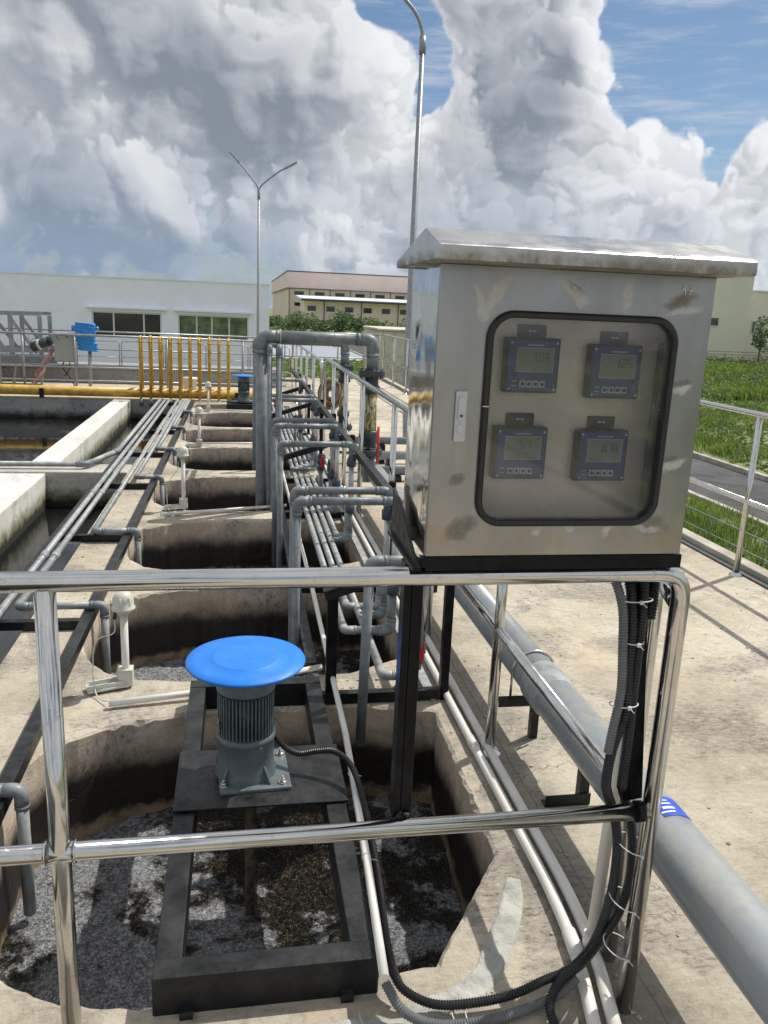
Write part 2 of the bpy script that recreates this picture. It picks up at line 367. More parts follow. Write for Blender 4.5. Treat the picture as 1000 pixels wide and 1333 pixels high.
def steel(name, col, rough, wave=0, brushed=False, smudge=0, pipe_dirt=True):
    m, t, b = new_mat(name); p = t.pos()
    b.inputs['Metallic'].default_value = 1
    n = t.noise(p, 14, 6, .6)
    dirt = t.ramp(t.noise(p, 30, 7, .7, .4), .56, .74)
    c = t.mix(t.math('MULTIPLY', dirt, .45), t.mix(t.ramp(n, .3, .7), tuple(k * .90 for k in col), col), (.20, .16, .11))
    t.set(b.inputs['Base Color'], c)
    rr = t.ramp(n, .3, .75, rough * .7, rough * 1.5)
    rr = t.math('ADD', rr, t.math('MULTIPLY', dirt, .18))
    t.set(b.inputs['Roughness'], rr)
    if brushed:
        s = t.noise(t.vmath('MULTIPLY', p, (1500, 30, 4)), 1, 3, .6)
        t.set(b.inputs['Normal'], t.bump(s, .03, .0004))
    elif wave:
        t.set(b.inputs['Normal'], t.bump(t.noise(t.vmath('MULTIPLY', p, (1, 1, .55)), 5.5, 2, .45), wave, .02))
    else:
        t.set(b.inputs['Normal'], t.bump(t.noise(p, 260, 3, .6), .04, .0005))
    return m
M['steel'] = steel('polished_stainless', (.62, .615, .60), .13)
M['steel_wave'] = steel('mirror_sheet', (.70, .70, .69), .07, wave=.30)
M['steel_inner'] = flat_mat('matt_inner_sheet', (.67, .63, .57), .45, metal=.25, var=.05, scale=8)

# cabinet door: brushed sheet with weld smudges, chalk and rain streaks of its own
def door_mat():
    m, t, b = new_mat('brushed_door'); p = t.pos(); x, y, z = t.sep(p)
    b.inputs['Metallic'].default_value = 1
    dp = t.vmath('ADD', p, t.vmath('SCALE', t.vmath('SUBTRACT', t.noise(p, 26, 4, .6, out='Color'), (.5, .5, .5)), sc=.040))
    # (x, z, rx, rz, slant, brightness)
    LIGHT = [(.417,1.618,.010,.030,-.45,0),(.447,1.632,.012,.034,.45,0),(.432,1.600,.010,.012,0,0),(.590,1.645,.012,.024,-.75,0),(.603,1.632,.016,.010,0,-.4),(.698,1.642,.009,.024,.15,0),(.812,1.622,.036,.007,0,.35),(.827,1.478,.020,.007,0,.1),(.827,1.334,.024,.009,0,.35),
             (.562,1.202,.008,.010,0,0),(.627,1.205,.011,.010,0,0),(.707,1.200,.010,.014,.3,0),(.795,1.203,.026,.007,0,-.3)]
    BROWN = [(.800,1.640,.034,.013,0,.28),(.412,1.205,.032,.020,0,.35),(.824,1.492,.018,.009,0,0),(.806,1.208,.030,.017,0,-.1),(.395,1.300,.014,.012,0,.2),(.820,1.346,.014,.007,0,.3),(.590,1.652,.010,.012,-.7,0),(.562,1.203,.007,.006,0,0)]
    def ell(lst):
        tot = None
        dx, dy, dz = t.sep(dp)
        for cx, cz, rx, rz, sx_, sl_ in lst:
            u0 = t.math('SUBTRACT', dx, cx); v0 = t.math('SUBTRACT', dz, cz)
            u = t.math('SUBTRACT', u0, t.math('MULTIPLY', v0, sx_)); v2 = t.math('SUBTRACT', v0, t.math('MULTIPLY', u0, sl_))
            q = t.math('ADD', t.math('POWER', t.math('ABSOLUTE', t.math('DIVIDE', u, rx)), 2), t.math('POWER', t.math('ABSOLUTE', t.math('DIVIDE', v2, rz)), 2))
            r_ = t.ramp(q, 1.7, .15)
            tot = r_ if tot is None else t.math('MAXIMUM', tot, r_)
        return tot
    li = t.math('MULTIPLY', ell(LIGHT), t.ramp(t.noise(p, 70, 5, .7), .25, .6, .3, 1)); br = t.math('MULTIPLY', ell(BROWN), t.ramp(t.noise(p, 60, 5, .7), .2, .6, .4, 1))
    c = t.mix(t.ramp(t.noise(t.vmath('MULTIPLY', p, (1, 1, .35)), 7, 5, .6), .3, .7), (.285, .292, .30), (.37, .375, .38))
    streak = t.ramp(t.noise(t.vmath('MULTIPLY', p, (60, 60, 2.5)), 1, 5, .6), .58, .78, 0, .35)
    c = t.mix(streak, c, (.28, .26, .22))
    low = t.math('MULTIPLY', t.ramp(z, 1.28, 1.16, 0, .5), t.ramp(t.noise(p, 22, 5, .65), .35, .65))
    c = t.mix(low, c, (.36, .28, .19))
    c = t.mix(t.math('MULTIPLY', br, .70), c, (.15, .125, .095))
    c = t.mix(t.math('MULTIPLY', li, .62), c, (.66, .645, .61))
    t.set(b.inputs['Base Color'], c)
    r = t.ramp(t.noise(p, 9, 4), .3, .7, .27, .38); r = t.math('ADD', r, t.math('MULTIPLY', t.math('MAXIMUM', li, br), .3))
    t.set(b.inputs['Roughness'], r)
    t.set(b.inputs['Metallic'], t.ramp(t.math('MAXIMUM', li, br), 0, 1, 1, .45))
    s = t.noise(t.vmath('MULTIPLY', p, (1800, 20, 6)), 1, 3, .6)
    t.set(b.inputs['Normal'], t.bump(s, .05, .0005))
    return m
M['door'] = door_mat()
def hood_mat():
    m, t, b = new_mat('hood_sheet'); p = t.pos(); x, y, z = t.sep(p)
    b.inputs['Metallic'].default_value = .95
    f = t.math('MULTIPLY', t.ramp(t.math('ADD', z, t.math('MULTIPLY', t.math('SUBTRACT', t.noise(p, 34, 6, .75), .5), .03)), 1.710, 1.686), t.ramp(t.noise(t.vmath('MULTIPLY', p, (18, 18, 12)), 1, 7, .75), .30, .60))
    c = t.mix(t.ramp(t.noise(p, 12, 5), .3, .7), (.40, .39, .37), (.50, .49, .47))
    c = t.mix(t.math('MULTIPLY', f, .66), c, (.15, .115, .085))
    t.set(b.inputs['Base Color'], c); t.set(b.inputs['Roughness'], t.math('ADD', t.ramp(t.noise(p, 20, 4), .3, .7, .2, .33), t.math('MULTIPLY', f, .35)))
    t.set(b.inputs['Normal'], t.bump(t.noise(p, 7, 2), .2, .006))
    return m
M['hood'] = hood_mat()

def concrete(name, a, bcol, stain=(.16, .145, .12), wet=None, joints=False, algae=None, s=1.0, bump=.5, stain_amt=.5):
    m, t, b = new_mat(name); p = t.pos(); x, y, z = t.sep(p)
    big = t.noise(p, 1.3 * s, 7, .66); mid = t.noise(p, 7 * s, 10, .74, .3); fine = t.noise(p, 60 * s, 8, .75); grit = t.noise(p, 23 * s, 8, .8)
    c = t.mix(t.ramp(big, .32, .68), a, bcol)
    c = t.mix(t.math('MULTIPLY', t.ramp(mid, .50, .72), stain_amt), c, stain)
    c = t.mix(t.ramp(grit, .53, .68, 0, .5), c, tuple(k * .5 for k in a)); c = t.mix(t.ramp(grit, .46, .32, 0, .45), c, tuple(min(.85, k * 1.28) for k in bcol))
    c = t.mix(t.ramp(fine, .58, .72, 0, .6), c, tuple(k * .45 for k in a))
    c = t.mix(t.ramp(fine, .42, .25, 0, .45), c, tuple(min(.85, k * 1.4) for k in bcol))
    patch = t.ramp(t.noise(p, 1.7 * s, 5, .6, .5), .50, .62); strk = t.noise(t.vmath('MULTIPLY', p, (1.2, 2.6, 1)), 22 * s, 7, .78, .4)
    c = t.mix(t.math('MULTIPLY', patch, .35), c, tuple((k + .04) * .72 for k in (a[2], a[2], a[2])))
    c = t.mix(t.math('MULTIPLY', t.math('MULTIPLY_ADD', patch, .75, .22), t.ramp(strk, .50, .62)), c, tuple(k * .42 for k in a))
    c = t.mix(t.math('MULTIPLY', t.math('MULTIPLY_ADD', patch, .5, .3), t.ramp(strk, .45, .33)), c, tuple(min(.85, k * 1.2) for k in bcol))
    scr = t.voro(t.vmath('ADD', p, t.vmath('SCALE', t.noise(p, 5, 4, out='Color'), sc=.3)), 3.1 * s, 'DISTANCE_TO_EDGE')
    crack = t.math('MULTIPLY', t.ramp(scr, .010, .002), t.ramp(big, .50, .60))
    c = t.mix(t.math('MULTIPLY', crack, .55), c, (.09, .08, .065))
    h = t.math('ADD', t.math('MULTIPLY_ADD', t.math('SUBTRACT', grit, t.math('MULTIPLY', t.math('MULTIPLY', patch, strk), 1.4)), .8, t.math('MULTIPLY', mid, .9)), t.math('MULTIPLY_ADD', fine, .45, t.math('MULTIPLY', crack, -.4)))
    if joints:
        wob = t.math('MULTIPLY', t.math('SUBTRACT', t.noise(p, 2.5, 4), .5), .03)
        for xx, w_ in ((.985, .004),):
            j = t.ramp(t.math('ABSOLUTE', t.math('SUBTRACT', t.math('ADD', x, wob), xx)), w_, w_ * .3)
            c = t.mix(t.math('MULTIPLY', j, .5), c, (.10, .09, .07)); h = t.math('SUBTRACT', h, t.math('MULTIPLY', j, .3))
        dirt = t.math('MULTIPLY', t.ramp(t.math('ADD', t.math('ABSOLUTE', t.math('SUBTRACT', x, .95)), t.math('MULTIPLY', t.noise(p, 6, 5), .3)), .36, .16), .55)
        c = t.mix(dirt, c, (.17, .155, .13))
        brm = t.noise(t.vmath('MULTIPLY', p, (4, 40, 1)), 1.3, 6, .7)
        c = t.mix(t.ramp(brm, .55, .72, 0, .40), c, (.66, .61, .51)); c = t.mix(t.ramp(t.noise(p, .9, 4, .6), .56, .68, 0, .35), c, (.62, .50, .34))
        h = t.math('ADD', h, t.math('MULTIPLY', brm, .35))
    r = .92
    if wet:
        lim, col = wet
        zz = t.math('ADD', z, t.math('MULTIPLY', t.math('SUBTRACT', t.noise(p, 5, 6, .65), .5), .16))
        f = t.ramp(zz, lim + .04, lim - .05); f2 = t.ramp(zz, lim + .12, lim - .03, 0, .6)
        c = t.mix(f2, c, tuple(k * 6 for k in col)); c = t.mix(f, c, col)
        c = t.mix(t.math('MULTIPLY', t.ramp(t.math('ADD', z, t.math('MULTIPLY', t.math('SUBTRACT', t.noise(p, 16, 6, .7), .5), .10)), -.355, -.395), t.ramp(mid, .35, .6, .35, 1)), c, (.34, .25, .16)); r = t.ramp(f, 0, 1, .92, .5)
    if algae:
        lim, col = algae
        zz = t.math('ADD', z, t.math('MULTIPLY', t.math('SUBTRACT', t.noise(p, 8, 6, .7), .5), .22))
        c = t.mix(t.ramp(zz, lim + .10, lim - .02, 0, .85), c, col); c = t.mix(t.ramp(zz, lim, lim - .06), c, (.018, .016, .010))
    t.set(b.inputs['Base Color'], c); t.set(b.inputs['Roughness'], r)
    t.set(b.inputs['Normal'], t.bump(h, bump, .014))
    return m
M['deck'] = concrete('deck_concrete', (.39, .335, .255), (.585, .52, .415), joints=True, stain=(.19, .165, .13), stain_amt=.65, bump=.8)
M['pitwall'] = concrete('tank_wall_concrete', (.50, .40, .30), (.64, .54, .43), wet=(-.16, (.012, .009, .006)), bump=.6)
M['wall_white'] = concrete('washed_tank_wall', (.60, .585, .52), (.72, .71, .65), stain=(.40, .38, .33), algae=(-.22, (.12, .14, .05)), bump=.25, stain_amt=.35)
M['wall_grey'] = concrete('grey_tank_wall', (.24, .245, .24), (.34, .345, .33), stain=(.17, .17, .16), algae=(-.26, (.04, .04, .025)), bump=.25)
M['wall_damp_shaded'] = concrete('damp_shaded_tank_wall', (.40, .385, .34), (.50, .48, .43), stain=(.24, .22, .19), algae=(-.24, (.07, .08, .035)), bump=.3, stain_amt=.6)  # damp concrete, its base also greyed to put the face's shade in
M['wall_rough'] = concrete('block_wall_render', (.56, .52, .42), (.66, .61, .51), s=.5)

def foam_mat():
    m, t, b = new_mat('foaming_sludge_water'); p = t.pos()
    big = t.noise(p, 1.9, 3, .5); mid = t.noise(p, 9, 6, .72)
    x, y, z = t.sep(p)
    k = t.math('ADD', t.math('MULTIPLY', big, 1.1), t.math('MULTIPLY', mid, .95))
    k = t.math('ADD', k, t.ramp(x, .55, -.6, -.13, .15, 'LINEAR'))
    froth = t.ramp(k, .93, 1.06)
    b1 = t.voro(p, 130, 'F1'); b2 = t.voro(p, 240, 'F1')
    cell = t.voro(p, 130, 'F1', 'Color'); cr = t.sep(cell)[0]; cell2 = t.sep(t.voro(p, 240, 'F1', 'Color'))[1]
    grain = t.noise(p, 150, 6, .85)
    film = t.ramp(t.noise(p, 38, 8, .82), .30, .52)
    fr = t.math('MULTIPLY', froth, t.math('MULTIPLY_ADD', film, .8, .2))
    col = t.mix(t.ramp(t.math('ADD', t.math('MULTIPLY', grain, .7), t.math('MULTIPLY', cr, .35)), .35, .85), (.16, .165, .175), (.60, .61, .63))
    brown = t.mix(t.ramp(t.noise(p, 55, 7, .8), .50, .70), (.007, .006, .004), (.15, .105, .055))
    c = t.mix(fr, brown, col)
    spark = t.math('MULTIPLY', t.math('GREATER_THAN', cell2, .72), t.ramp(b2, .45, .15))  # pale specks painted into the colour as sun glints on the froth
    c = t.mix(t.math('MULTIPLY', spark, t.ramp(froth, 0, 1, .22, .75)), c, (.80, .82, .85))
    t.set(b.inputs['Base Color'], c); t.set(b.inputs['Roughness'], t.ramp(fr, 0, 1, .07, .24))
    h = t.math('ADD', t.math('MULTIPLY', fr, .5), t.math('ADD', t.math('MULTIPLY', b1, -.8), t.math('MULTIPLY_ADD', b2, -.8, t.math('MULTIPLY', grain, 1.3))))
    t.set(b.inputs['Normal'], t.bump(h, .9, .009))
    b.inputs['Specular IOR Level'].default_value = .7
    return m
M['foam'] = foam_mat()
def water_mat():
    m, t, b = new_mat('dark_still_water'); p = t.pos()
    f = t.ramp(t.noise(t.vmath('MULTIPLY', p, (1, .45, 1)), 1.5, 6, .65, .5), .60, .72, 0, .8)
    t.set(b.inputs['Base Color'], t.mix(f, (.006, .007, .007), (.10, .055, .02)))
    t.set(b.inputs['Roughness'], t.ramp(f, 0, 1, .025, .4))
    t.set(b.inputs['Normal'], t.bump(t.noise(t.vmath('MULTIPLY', p, (1, .5, 1)), 9, 4, .6), .10, .01))
    b.inputs['IOR'].default_value = 1.38
    return m
M['water'] = water_mat()
def grass_ground():
    m, t, b = new_mat('grass_ground'); p = t.pos()
    n = t.noise(p, .25, 6, .65); n2 = t.noise(p, 3, 7, .7)
    c = t.mix(t.ramp(n, .35, .65), (.10, .14, .05), (.19, .21, .09)); c = t.mix(t.ramp(n2, .52, .75, 0, .6), c, (.15, .14, .06)); c = t.mix(t.ramp(n2, .45, .25, 0, .6), c, (.03, .06, .012))
    t.set(b.inputs['Base Color'], c); t.set(b.inputs['Roughness'], .9); t.set(b.inputs['Normal'], t.bump(n2, .8, .1)); return m
M['ground'] = grass_ground()
def leaf_mat(name, a, c_, dry=None):
    m, t, b = new_mat(name); p = t.pos()
    n = t.noise(p, .35 if dry else .8, 4, .6); n2 = t.noise(p, 6, 3, .6)
    c = t.mix(t.ramp(n, .35, .65), a, c_); c = t.mix(t.ramp(n2, .35, .7, 0, .5), c, tuple(k * .5 for k in a))
    if dry:
        c = t.mix(t.ramp(t.noise(p, .9, 5, .65), .52, .66, 0, .8), c, dry); c = t.mix(t.ramp(t.noise(p, .55, 5, .65), .55, .46, 0, .75), c, (.035, .085, .022))
    t.set(b.inputs['Base Color'], c); t.set(b.inputs['Roughness'], .6)
    tl = t.node('ShaderNodeBsdfTranslucent'); t.set(tl.inputs[0], t.mix(.5, c, (.25, .38, .05))); mx = t.node('ShaderNodeMixShader'); mx.inputs[0].default_value = .45
    t.l.new(b.outputs[0], mx.inputs[1]); t.l.new(tl.outputs[0], mx.inputs[2]); t.l.new(mx.outputs[0], t.n['Material Output'].inputs[0])
    return m
M['weeds'] = leaf_mat('weed_leaves', (.115, .175, .035), (.24, .29, .070), dry=(.40, .36, .16))
M['hedge'] = leaf_mat('hedge_leaves', (.045, .10, .028), (.10, .17, .05))
M['lawn'] = leaf_mat('lawn_blades', (.12, .19, .05), (.19, .26, .08))
def glass():
    m, t, b = new_mat('hazy_door_glass'); n = t.nt.nodes; out = n['Material Output']; n.remove(b)
    p = t.pos()
    tr = t.node('ShaderNodeBsdfTransparent'); tr.inputs[0].default_value = (.945, .94, .935, 1)
    gl = t.node('ShaderNodeBsdfGlossy'); gl.inputs['Roughness'].default_value = .05; gl.inputs['Color'].default_value = (.85, .88, .9, 1)
    df = t.node('ShaderNodeBsdfDiffuse'); df.inputs[0].default_value = (.47, .465, .43, 1)
    sc = t.ramp(t.noise(t.vmath('MULTIPLY', p, (14, 14, 30)), 1.5, 8, .75, 1.2), .50, .80, .05, .24)
    m1 = t.node('ShaderNodeMixShader'); t.set(m1.inputs[0], sc); t.l.new(tr.outputs[0], m1.inputs[1]); t.l.new(df.outputs[0], m1.inputs[2])
    fr = t.node('ShaderNodeFresnel'); fr.inputs[0].default_value = 1.5
    m2 = t.node('ShaderNodeMixShader'); t.set(m2.inputs[0], t.math('MULTIPLY_ADD', fr.outputs[0], 1.0, .0)); t.l.new(m1.outputs[0], m2.inputs[1]); t.l.new(gl.outputs[0], m2.inputs[2])
    t.l.new(m2.outputs[0], out.inputs[0]); return m
M['glass'] = glass()
def clear_tube():
    m, t, b = new_mat('clear_tube'); n = t.nt.nodes; out = n['Material Output']; n.remove(b)
    tr = t.node('ShaderNodeBsdfTransparent'); tr.inputs[0].default_value = (.80, .83, .84, 1)
    df = t.node('ShaderNodeBsdfDiffuse'); df.inputs[0].default_value = (.62, .66, .68, 1)
    gl = t.node('ShaderNodeBsdfGlossy'); gl.inputs['Roughness'].default_value = .08
    m1 = t.node('ShaderNodeMixShader'); m1.inputs[0].default_value = .38; t.l.new(tr.outputs[0], m1.inputs[1]); t.l.new(df.outputs[0], m1.inputs[2])
    m2 = t.node('ShaderNodeMixShader'); m2.inputs[0].default_value = .14; t.l.new(m1.outputs[0], m2.inputs[1]); t.l.new(gl.outputs[0], m2.inputs[2])
    t.l.new(m2.outputs[0], out.inputs[0]); return m
M['clear'] = clear_tube()
M['meter_blue'] = flat_mat('meter_front_blue', (.022, .050, .22), .4, var=.1, bump=0)
M['meter_black'] = flat_mat('meter_case_black', (.010, .012, .018), .45, var=.1, bump=0)
M['lcd'] = flat_mat('lcd_grey_green', (.19, .245, .21), .25, var=.05, bump=0)
M['lcd_ink'] = flat_mat('lcd_ink', (.045, .055, .05), .4, bump=0)
M['meter_white'] = flat_mat('meter_print', (.62, .66, .75), .5, bump=0)
M['chalk'] = flat_mat('white_marker', (.80, .82, .82), .8, bump=0)
M['lock'] = flat_mat('lock_plastic', (.50, .515, .53), .35, var=.04, bump=0)
M['chrome'] = steel('bolt_steel', (.62, .60, .56), .3)

# ------------------------------------------------------------------ ground and deck
NEAR = [1.62, 3.33, 4.84, 6.36, 8.00, 9.57, 10.95, 12.70]
FAR = [3.03, 4.54, 6.05, 7.70, 9.36, 10.80, 12.46, 13.55]
def pit_loop(a, b, seed):
    L = b - a; k = min(1, L / 1.41)
    pts = [(-.25, a), (.15, a + .01), (.485, a + .03 * k), (.765, a + .43 * k), (.79, b - .07), (.50, b + .01), (-.22, b), (-.476, b - .07), (-.70, b - .22 * k), (-.745, b - .36 * k),
           (-.745, a + .55 * k), (-.69, a + .32 * k), (-.575, a + .13 * k), (-.43, a + .035)]
    if seed: pts[3] = (.78, a + .22 * k)
    out = []; rnd = random.Random(seed)
    for i in range(len(pts)):
        p = Vector((*pts[i], 0)); q = Vector((*pts[(i + 1) % len(pts)], 0)); n = max(1, int((q - p).length / .028))
        for j in range(n):
            r_ = p.lerp(q, j / n)
            r_ += Vector((noise.noise(Vector((r_.x * 9, r_.y * 9, seed))), noise.noise(Vector((r_.x * 9, r_.y * 9, seed + 9))), 0)) * .006
            r_ += Vector((rnd.uniform(-1, 1), rnd.uniform(-1, 1), 0)) * .0035
            out.append((r_.x, r_.y))
    return out
def ray_rect(cx, cy, px, py, x0, x1, y0, y1):
    dx, dy = px - cx, py - cy; ts = []
    if dx > 1e-9: ts.append((x1 - cx) / dx)
    if dx < -1e-9: ts.append((x0 - cx) / dx)
    if dy > 1e-9: ts.append((y1 - cy) / dy)
    if dy < -1e-9: ts.append((y0 - cy) / dy)
    t_ = min(ts); return cx + dx * t_, cy + dy * t_
deck = MB(); walls = MB(); waters = []
XL, XR = -1.05, .86
bounds = [1.45] + [(FAR[i] + NEAR[i + 1]) / 2 for i in range(len(NEAR) - 1)] + [13.85]
for i, (a, b_) in enumerate(zip(NEAR, FAR)):
    lp = pit_loop(a, b_, i); n = len(lp); c0, c1 = bounds[i], bounds[i + 1]; cx, cy = .02, (a + b_) / 2
    outer = [ray_rect(cx, cy, x, y, XL, XR, c0, c1) for x, y in lp]
    # snap the nearest outer point to each corner
    for qx, qy in ((XL, c0), (XL, c1), (XR, c0), (XR, c1)):
        j = min(range(n), key=lambda k: (outer[k][0] - qx) ** 2 + (outer[k][1] - qy) ** 2); outer[j] = (qx, qy)
    rim = [(x + (x - cx) * (.016 + .005 * noise.noise(Vector((x * 30, y * 30, 1)))), y + (y - cy) * (.016 + .005 * noise.noise(Vector((x * 30, y * 30, 1))))) for x, y in lp]
    zr = [-.006 - .016 * max(0, noise.noise(Vector((x * 11, y * 11, 3)))) - .022 * max(0, noise.noise(Vector((x * 37, y * 37, 3)))) for x, y in lp]
    vs = [(x, y, 0) for x, y in outer] + [(x, y, 0) for x, y in rim] + [(lp[k][0], lp[k][1], zr[k]) for k in range(n)]
    deck.add(vs, [(k, (k + 1) % n, n + (k + 1) % n, n + k) for k in range(n)] + [(n + k, n + (k + 1) % n, 2 * n + (k + 1) % n, 2 * n + k) for k in range(n)])
    zs = [None, -.10, -.22, -.34, -.46, -1.3]; vs = []
    for li_, zz in enumerate(zs):
        for k, (x, y) in enumerate(lp):
            if zz is None: vs.append((x, y, zr[k]))
            else:
                o = noise.noise(Vector((x * 6, y * 6, zz * 6))) * .012; vs.append((x + o, y + o, zz))
    walls.add(vs, [(l * n + k, l * n + (k + 1) % n, (l + 1) * n + (k + 1) % n, (l + 1) * n + k) for l in range(5) for k in range(n)])
    waters.append((a, b_))
def sheet(m, x0, x1, y0, y1, z=0): m.add([(x0, y0, z), (x1, y0, z), (x1, y1, z), (x0, y1, z)], [(0, 1, 2, 3)])
sheet(deck, XL, XR, -30, 1.45); sheet(deck, XR, 3.26, -30, 19.0); sheet(deck, -30, XL, -30, -3); sheet(deck, XL, XR, 13.85, 19.0); sheet(deck, -9, XL, 13.85, 19.0)
deck.add([(XL, -3, 0), (XL, 13.85, 0), (XL, 13.85, -1.3), (XL, -3, -1.3)], [(0, 1, 2, 3)])
deck.add([(-9, 19, 0), (3.26, 19, 0), (3.26, 19, -1.8), (-9, 19, -1.8)], [(0, 1, 2, 3)])
deck.build('deck', M['deck']).__setitem__('kind', 'structure')
walls.build('tank_basin', M['pitwall']).__setitem__('kind', 'structure')
for i, (a, b_) in enumerate(waters):
    m = MB(); nx, ny = (150, 140) if i < 2 else (14, 12); vs = []
    for iy in range(ny + 1):
        for ix in range(nx + 1):
            x = -.82 + 1.68 * ix / nx; y = a - .06 + (b_ - a + .12) * iy / ny
            h = .035 * noise.noise(Vector((x * 2.6, y * 2.6, i))) + .014 * noise.noise(Vector((x * 11, y * 11, i))) + (.007 * noise.noise(Vector((x * 34, y * 34, i))) + .004 * noise.noise(Vector((x * 80, y * 80, i))) if i < 2 else 0)
            vs.append((x, y, -.42 + h))
    m.add(vs, [(r_ * (nx + 1) + c, r_ * (nx + 1) + c + 1, (r_ + 1) * (nx + 1) + c + 1, (r_ + 1) * (nx + 1) + c) for r_ in range(ny) for c in range(nx)], True)
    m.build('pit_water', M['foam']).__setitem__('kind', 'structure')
m = MB(); sheet(m, -9.2, XL - .002, -3, 13.9, -.33); m.build('tank_water', M['water']).__setitem__('kind', 'structure')
m = MB(); m.box(-9.2, XL - .003, 13.86, 14.3, -1.3, -.004); tag(m.build('tank_wall', M['wall_grey']), 'grey concrete end wall of the dark water tank below the yellow pipe', 'wall')
m = MB(); m.box(3.262, 3.315, -30, 19, -1.8, .012); m.build('gutter_edge', M['dark_trim']).__setitem__('kind', 'structure')
m = MB(); m.box(3.317, 3.42, -30, 19, -1.8, .05); m.build('coping', M['kerb'], bevel=.006).__setitem__('kind', 'structure')
# white and grey divider walls of the left tank
m = MB(); m.box(-2.04, -1.77, 8.255, 13.858, -1.3, 0); tag(m.build('divider_wall', M['wall_white'], bevel=.012), 'sunlit white washed divider wall running up to the yellow pipe', 'wall')
m = MB(); m.box(-2.20, -1.79, 2.0, 7.845, -1.3, -.01); tag(m.build('divider_wall', M['wall_white'], bevel=.012), 'nearer white divider wall with green algae above the waterline', 'wall')
m = MB(); m.box(-9, XL - .004, 7.85, 8.25, -1.3, .004); tag(m.build('divider_wall', M['wall_damp_shaded'], bevel=.012), 'stained cross wall, greyed for its shade, between the two white divider walls', 'wall')

# terrain beyond
G = -1.8
m = MB(); vs = []; N = 40
sheet(m, -600, 9.10, 19, 900, G - .01)
sheet(m, 3.42, 9.10, -60, 19, G - .01)
sheet(m, 11.95, 600, -60, 900, G + .02); sheet(m, 9.10, 11.95, 120, 900, G - .01); sheet(m, -600, 3.42, -60, -30, G - .01); sheet(m, -600, -30, -30, -3, G - .01); sheet(m, -600, -9.2, -3, 19, G - .01)
m.build('ground', M['ground']).__setitem__('kind', 'structure')
m = MB(); sheet(m, 9.10, 11.95, -60, 120, G - .05); m.build('road', M['asphalt']).__setitem__('kind', 'structure')
for x0 in (9.0, 11.9):
    m = MB(); m.box(x0, x0 + .14, -60, 120, G - .3, G + .07); m.build('kerb', M['kerb'], bevel=.015).__setitem__('kind', 'structure')
m = MB(); sheet(m, -40, 8.9, 55, 82, G + .01); m.build('yard', M['pale_yard']).__setitem__('kind', 'structure')

def tufts(name, mat, pts, hgt, blades, wid, seed=0, lean=.5):
    """leafy clumps: every blade is a bent two-quad strip"""
    rs = np.random.RandomState(seed); n = len(pts); P = np.repeat(np.array(pts), blades, 0); k = len(P)
    H = np.repeat(hgt, blades) * rs.uniform(.5, 1.1, k); a = rs.uniform(0, 2 * PI, k); ln = rs.uniform(.1, lean, k) * H
    sp = np.repeat(hgt, blades) * .35
    base = P + np.stack([rs.normal(0, 1, k) * sp, rs.normal(0, 1, k) * sp, np.zeros(k)], 1)
    d = np.stack([np.cos(a), np.sin(a), np.zeros(k)], 1); sd = np.stack([-np.sin(a), np.cos(a), np.zeros(k)], 1) * (wid * rs.uniform(.6, 1.4, k))[:, None]
    up = np.array([0, 0, 1.])
    v0 = base - sd * .6; v1 = base + sd * .6; mid = base + up * (H * .6)[:, None] + d * (ln * .35)[:, None]
    v2 = mid + sd; v3 = mid - sd; tip = base + up * H[:, None] + d * ln[:, None]
    V = np.stack([v0, v1, v2, v3, tip], 1).reshape(-1, 3)
    idx = np.arange(k) * 5
    me = bpy.data.meshes.new(name); me.vertices.add(len(V)); me.vertices.foreach_set('co', V.ravel())
    F4 = np.stack([idx, idx + 1, idx + 2, idx + 3], 1); F3 = np.stack([idx + 3, idx + 2, idx + 4], 1)
    me.loops.add(k * 7); me.polygons.add(2 * k)
    lv = np.concatenate([F4, F3], 1).ravel(); me.loops.foreach_set('vertex_index', lv)
    st = np.stack([np.arange(k) * 7, np.arange(k) * 7 + 4], 1).ravel(); tot = np.tile([4, 3], k)
    me.polygons.foreach_set('loop_start', st); me.polygons.foreach_set('loop_total', tot)
    me.update(calc_edges=True); me.validate(); me.materials.append(mat)
    o = bpy.data.objects.new(name, me); COL.objects.link(o); return o
rs = np.random.RandomState(3)
def field(n, fx, fy):
    out = []
    while len(out) < n:
        y = fy(rs.uniform()); x = fx(rs.uniform(), y); out.append((x, y, G))
    return np.array(out)
P1 = field(9500, lambda u, y: 12.2 + u * (y * .62 + 6), lambda u: 8 + 26 * u ** 1.2)
h = .10 + .24 * np.clip(np.array([noise.noise(Vector((p[0] * .35, p[1] * .35, 0))) for p in P1]) + .35, 0, 1)
kind(tag(tufts('weeds', M['weeds'], P1, h, 14, .013, 1), 'tall bright green weeds on the rough ground across the road', 'weeds'), 'stuff')
P2 = field(6500, lambda u, y: 14 + u * (y * .72 + 2), lambda u: 34 + 38 * u)
h = .22 + .60 * np.clip(np.array([noise.noise(Vector((p[0] * .16, p[1] * .16, 5))) for p in P2]) + .30, 0, 1)
kind(tag(tufts('weeds', M['weeds'], P2, h, 14, .042, 2), 'distant yellow green weeds in front of the pale green building', 'weeds'), 'stuff')
P3 = field(4200, lambda u, y: 3.5 + u * 5.4, lambda u: 4 + 16 * u)
h = .10 + .16 * np.clip(np.array([noise.noise(Vector((p[0] * 1.1, p[1] * 1.1, 8))) for p in P3]) + .4, 0, 1)
kind(tag(tufts('grass', M['weeds'], P3, h, 12, .007, 4), 'green grass strip between the concrete deck and the road', 'grass'), 'stuff')
P4 = field(2600, lambda u, y: 1.2 + u * 9, lambda u: 22 + 33 * u)
kind(tag(tufts('grass', M['lawn'], P4, np.full(len(P4), .13), 10, .03, 5), 'bright lawn patch behind the far end of the railings', 'grass'), 'stuff')

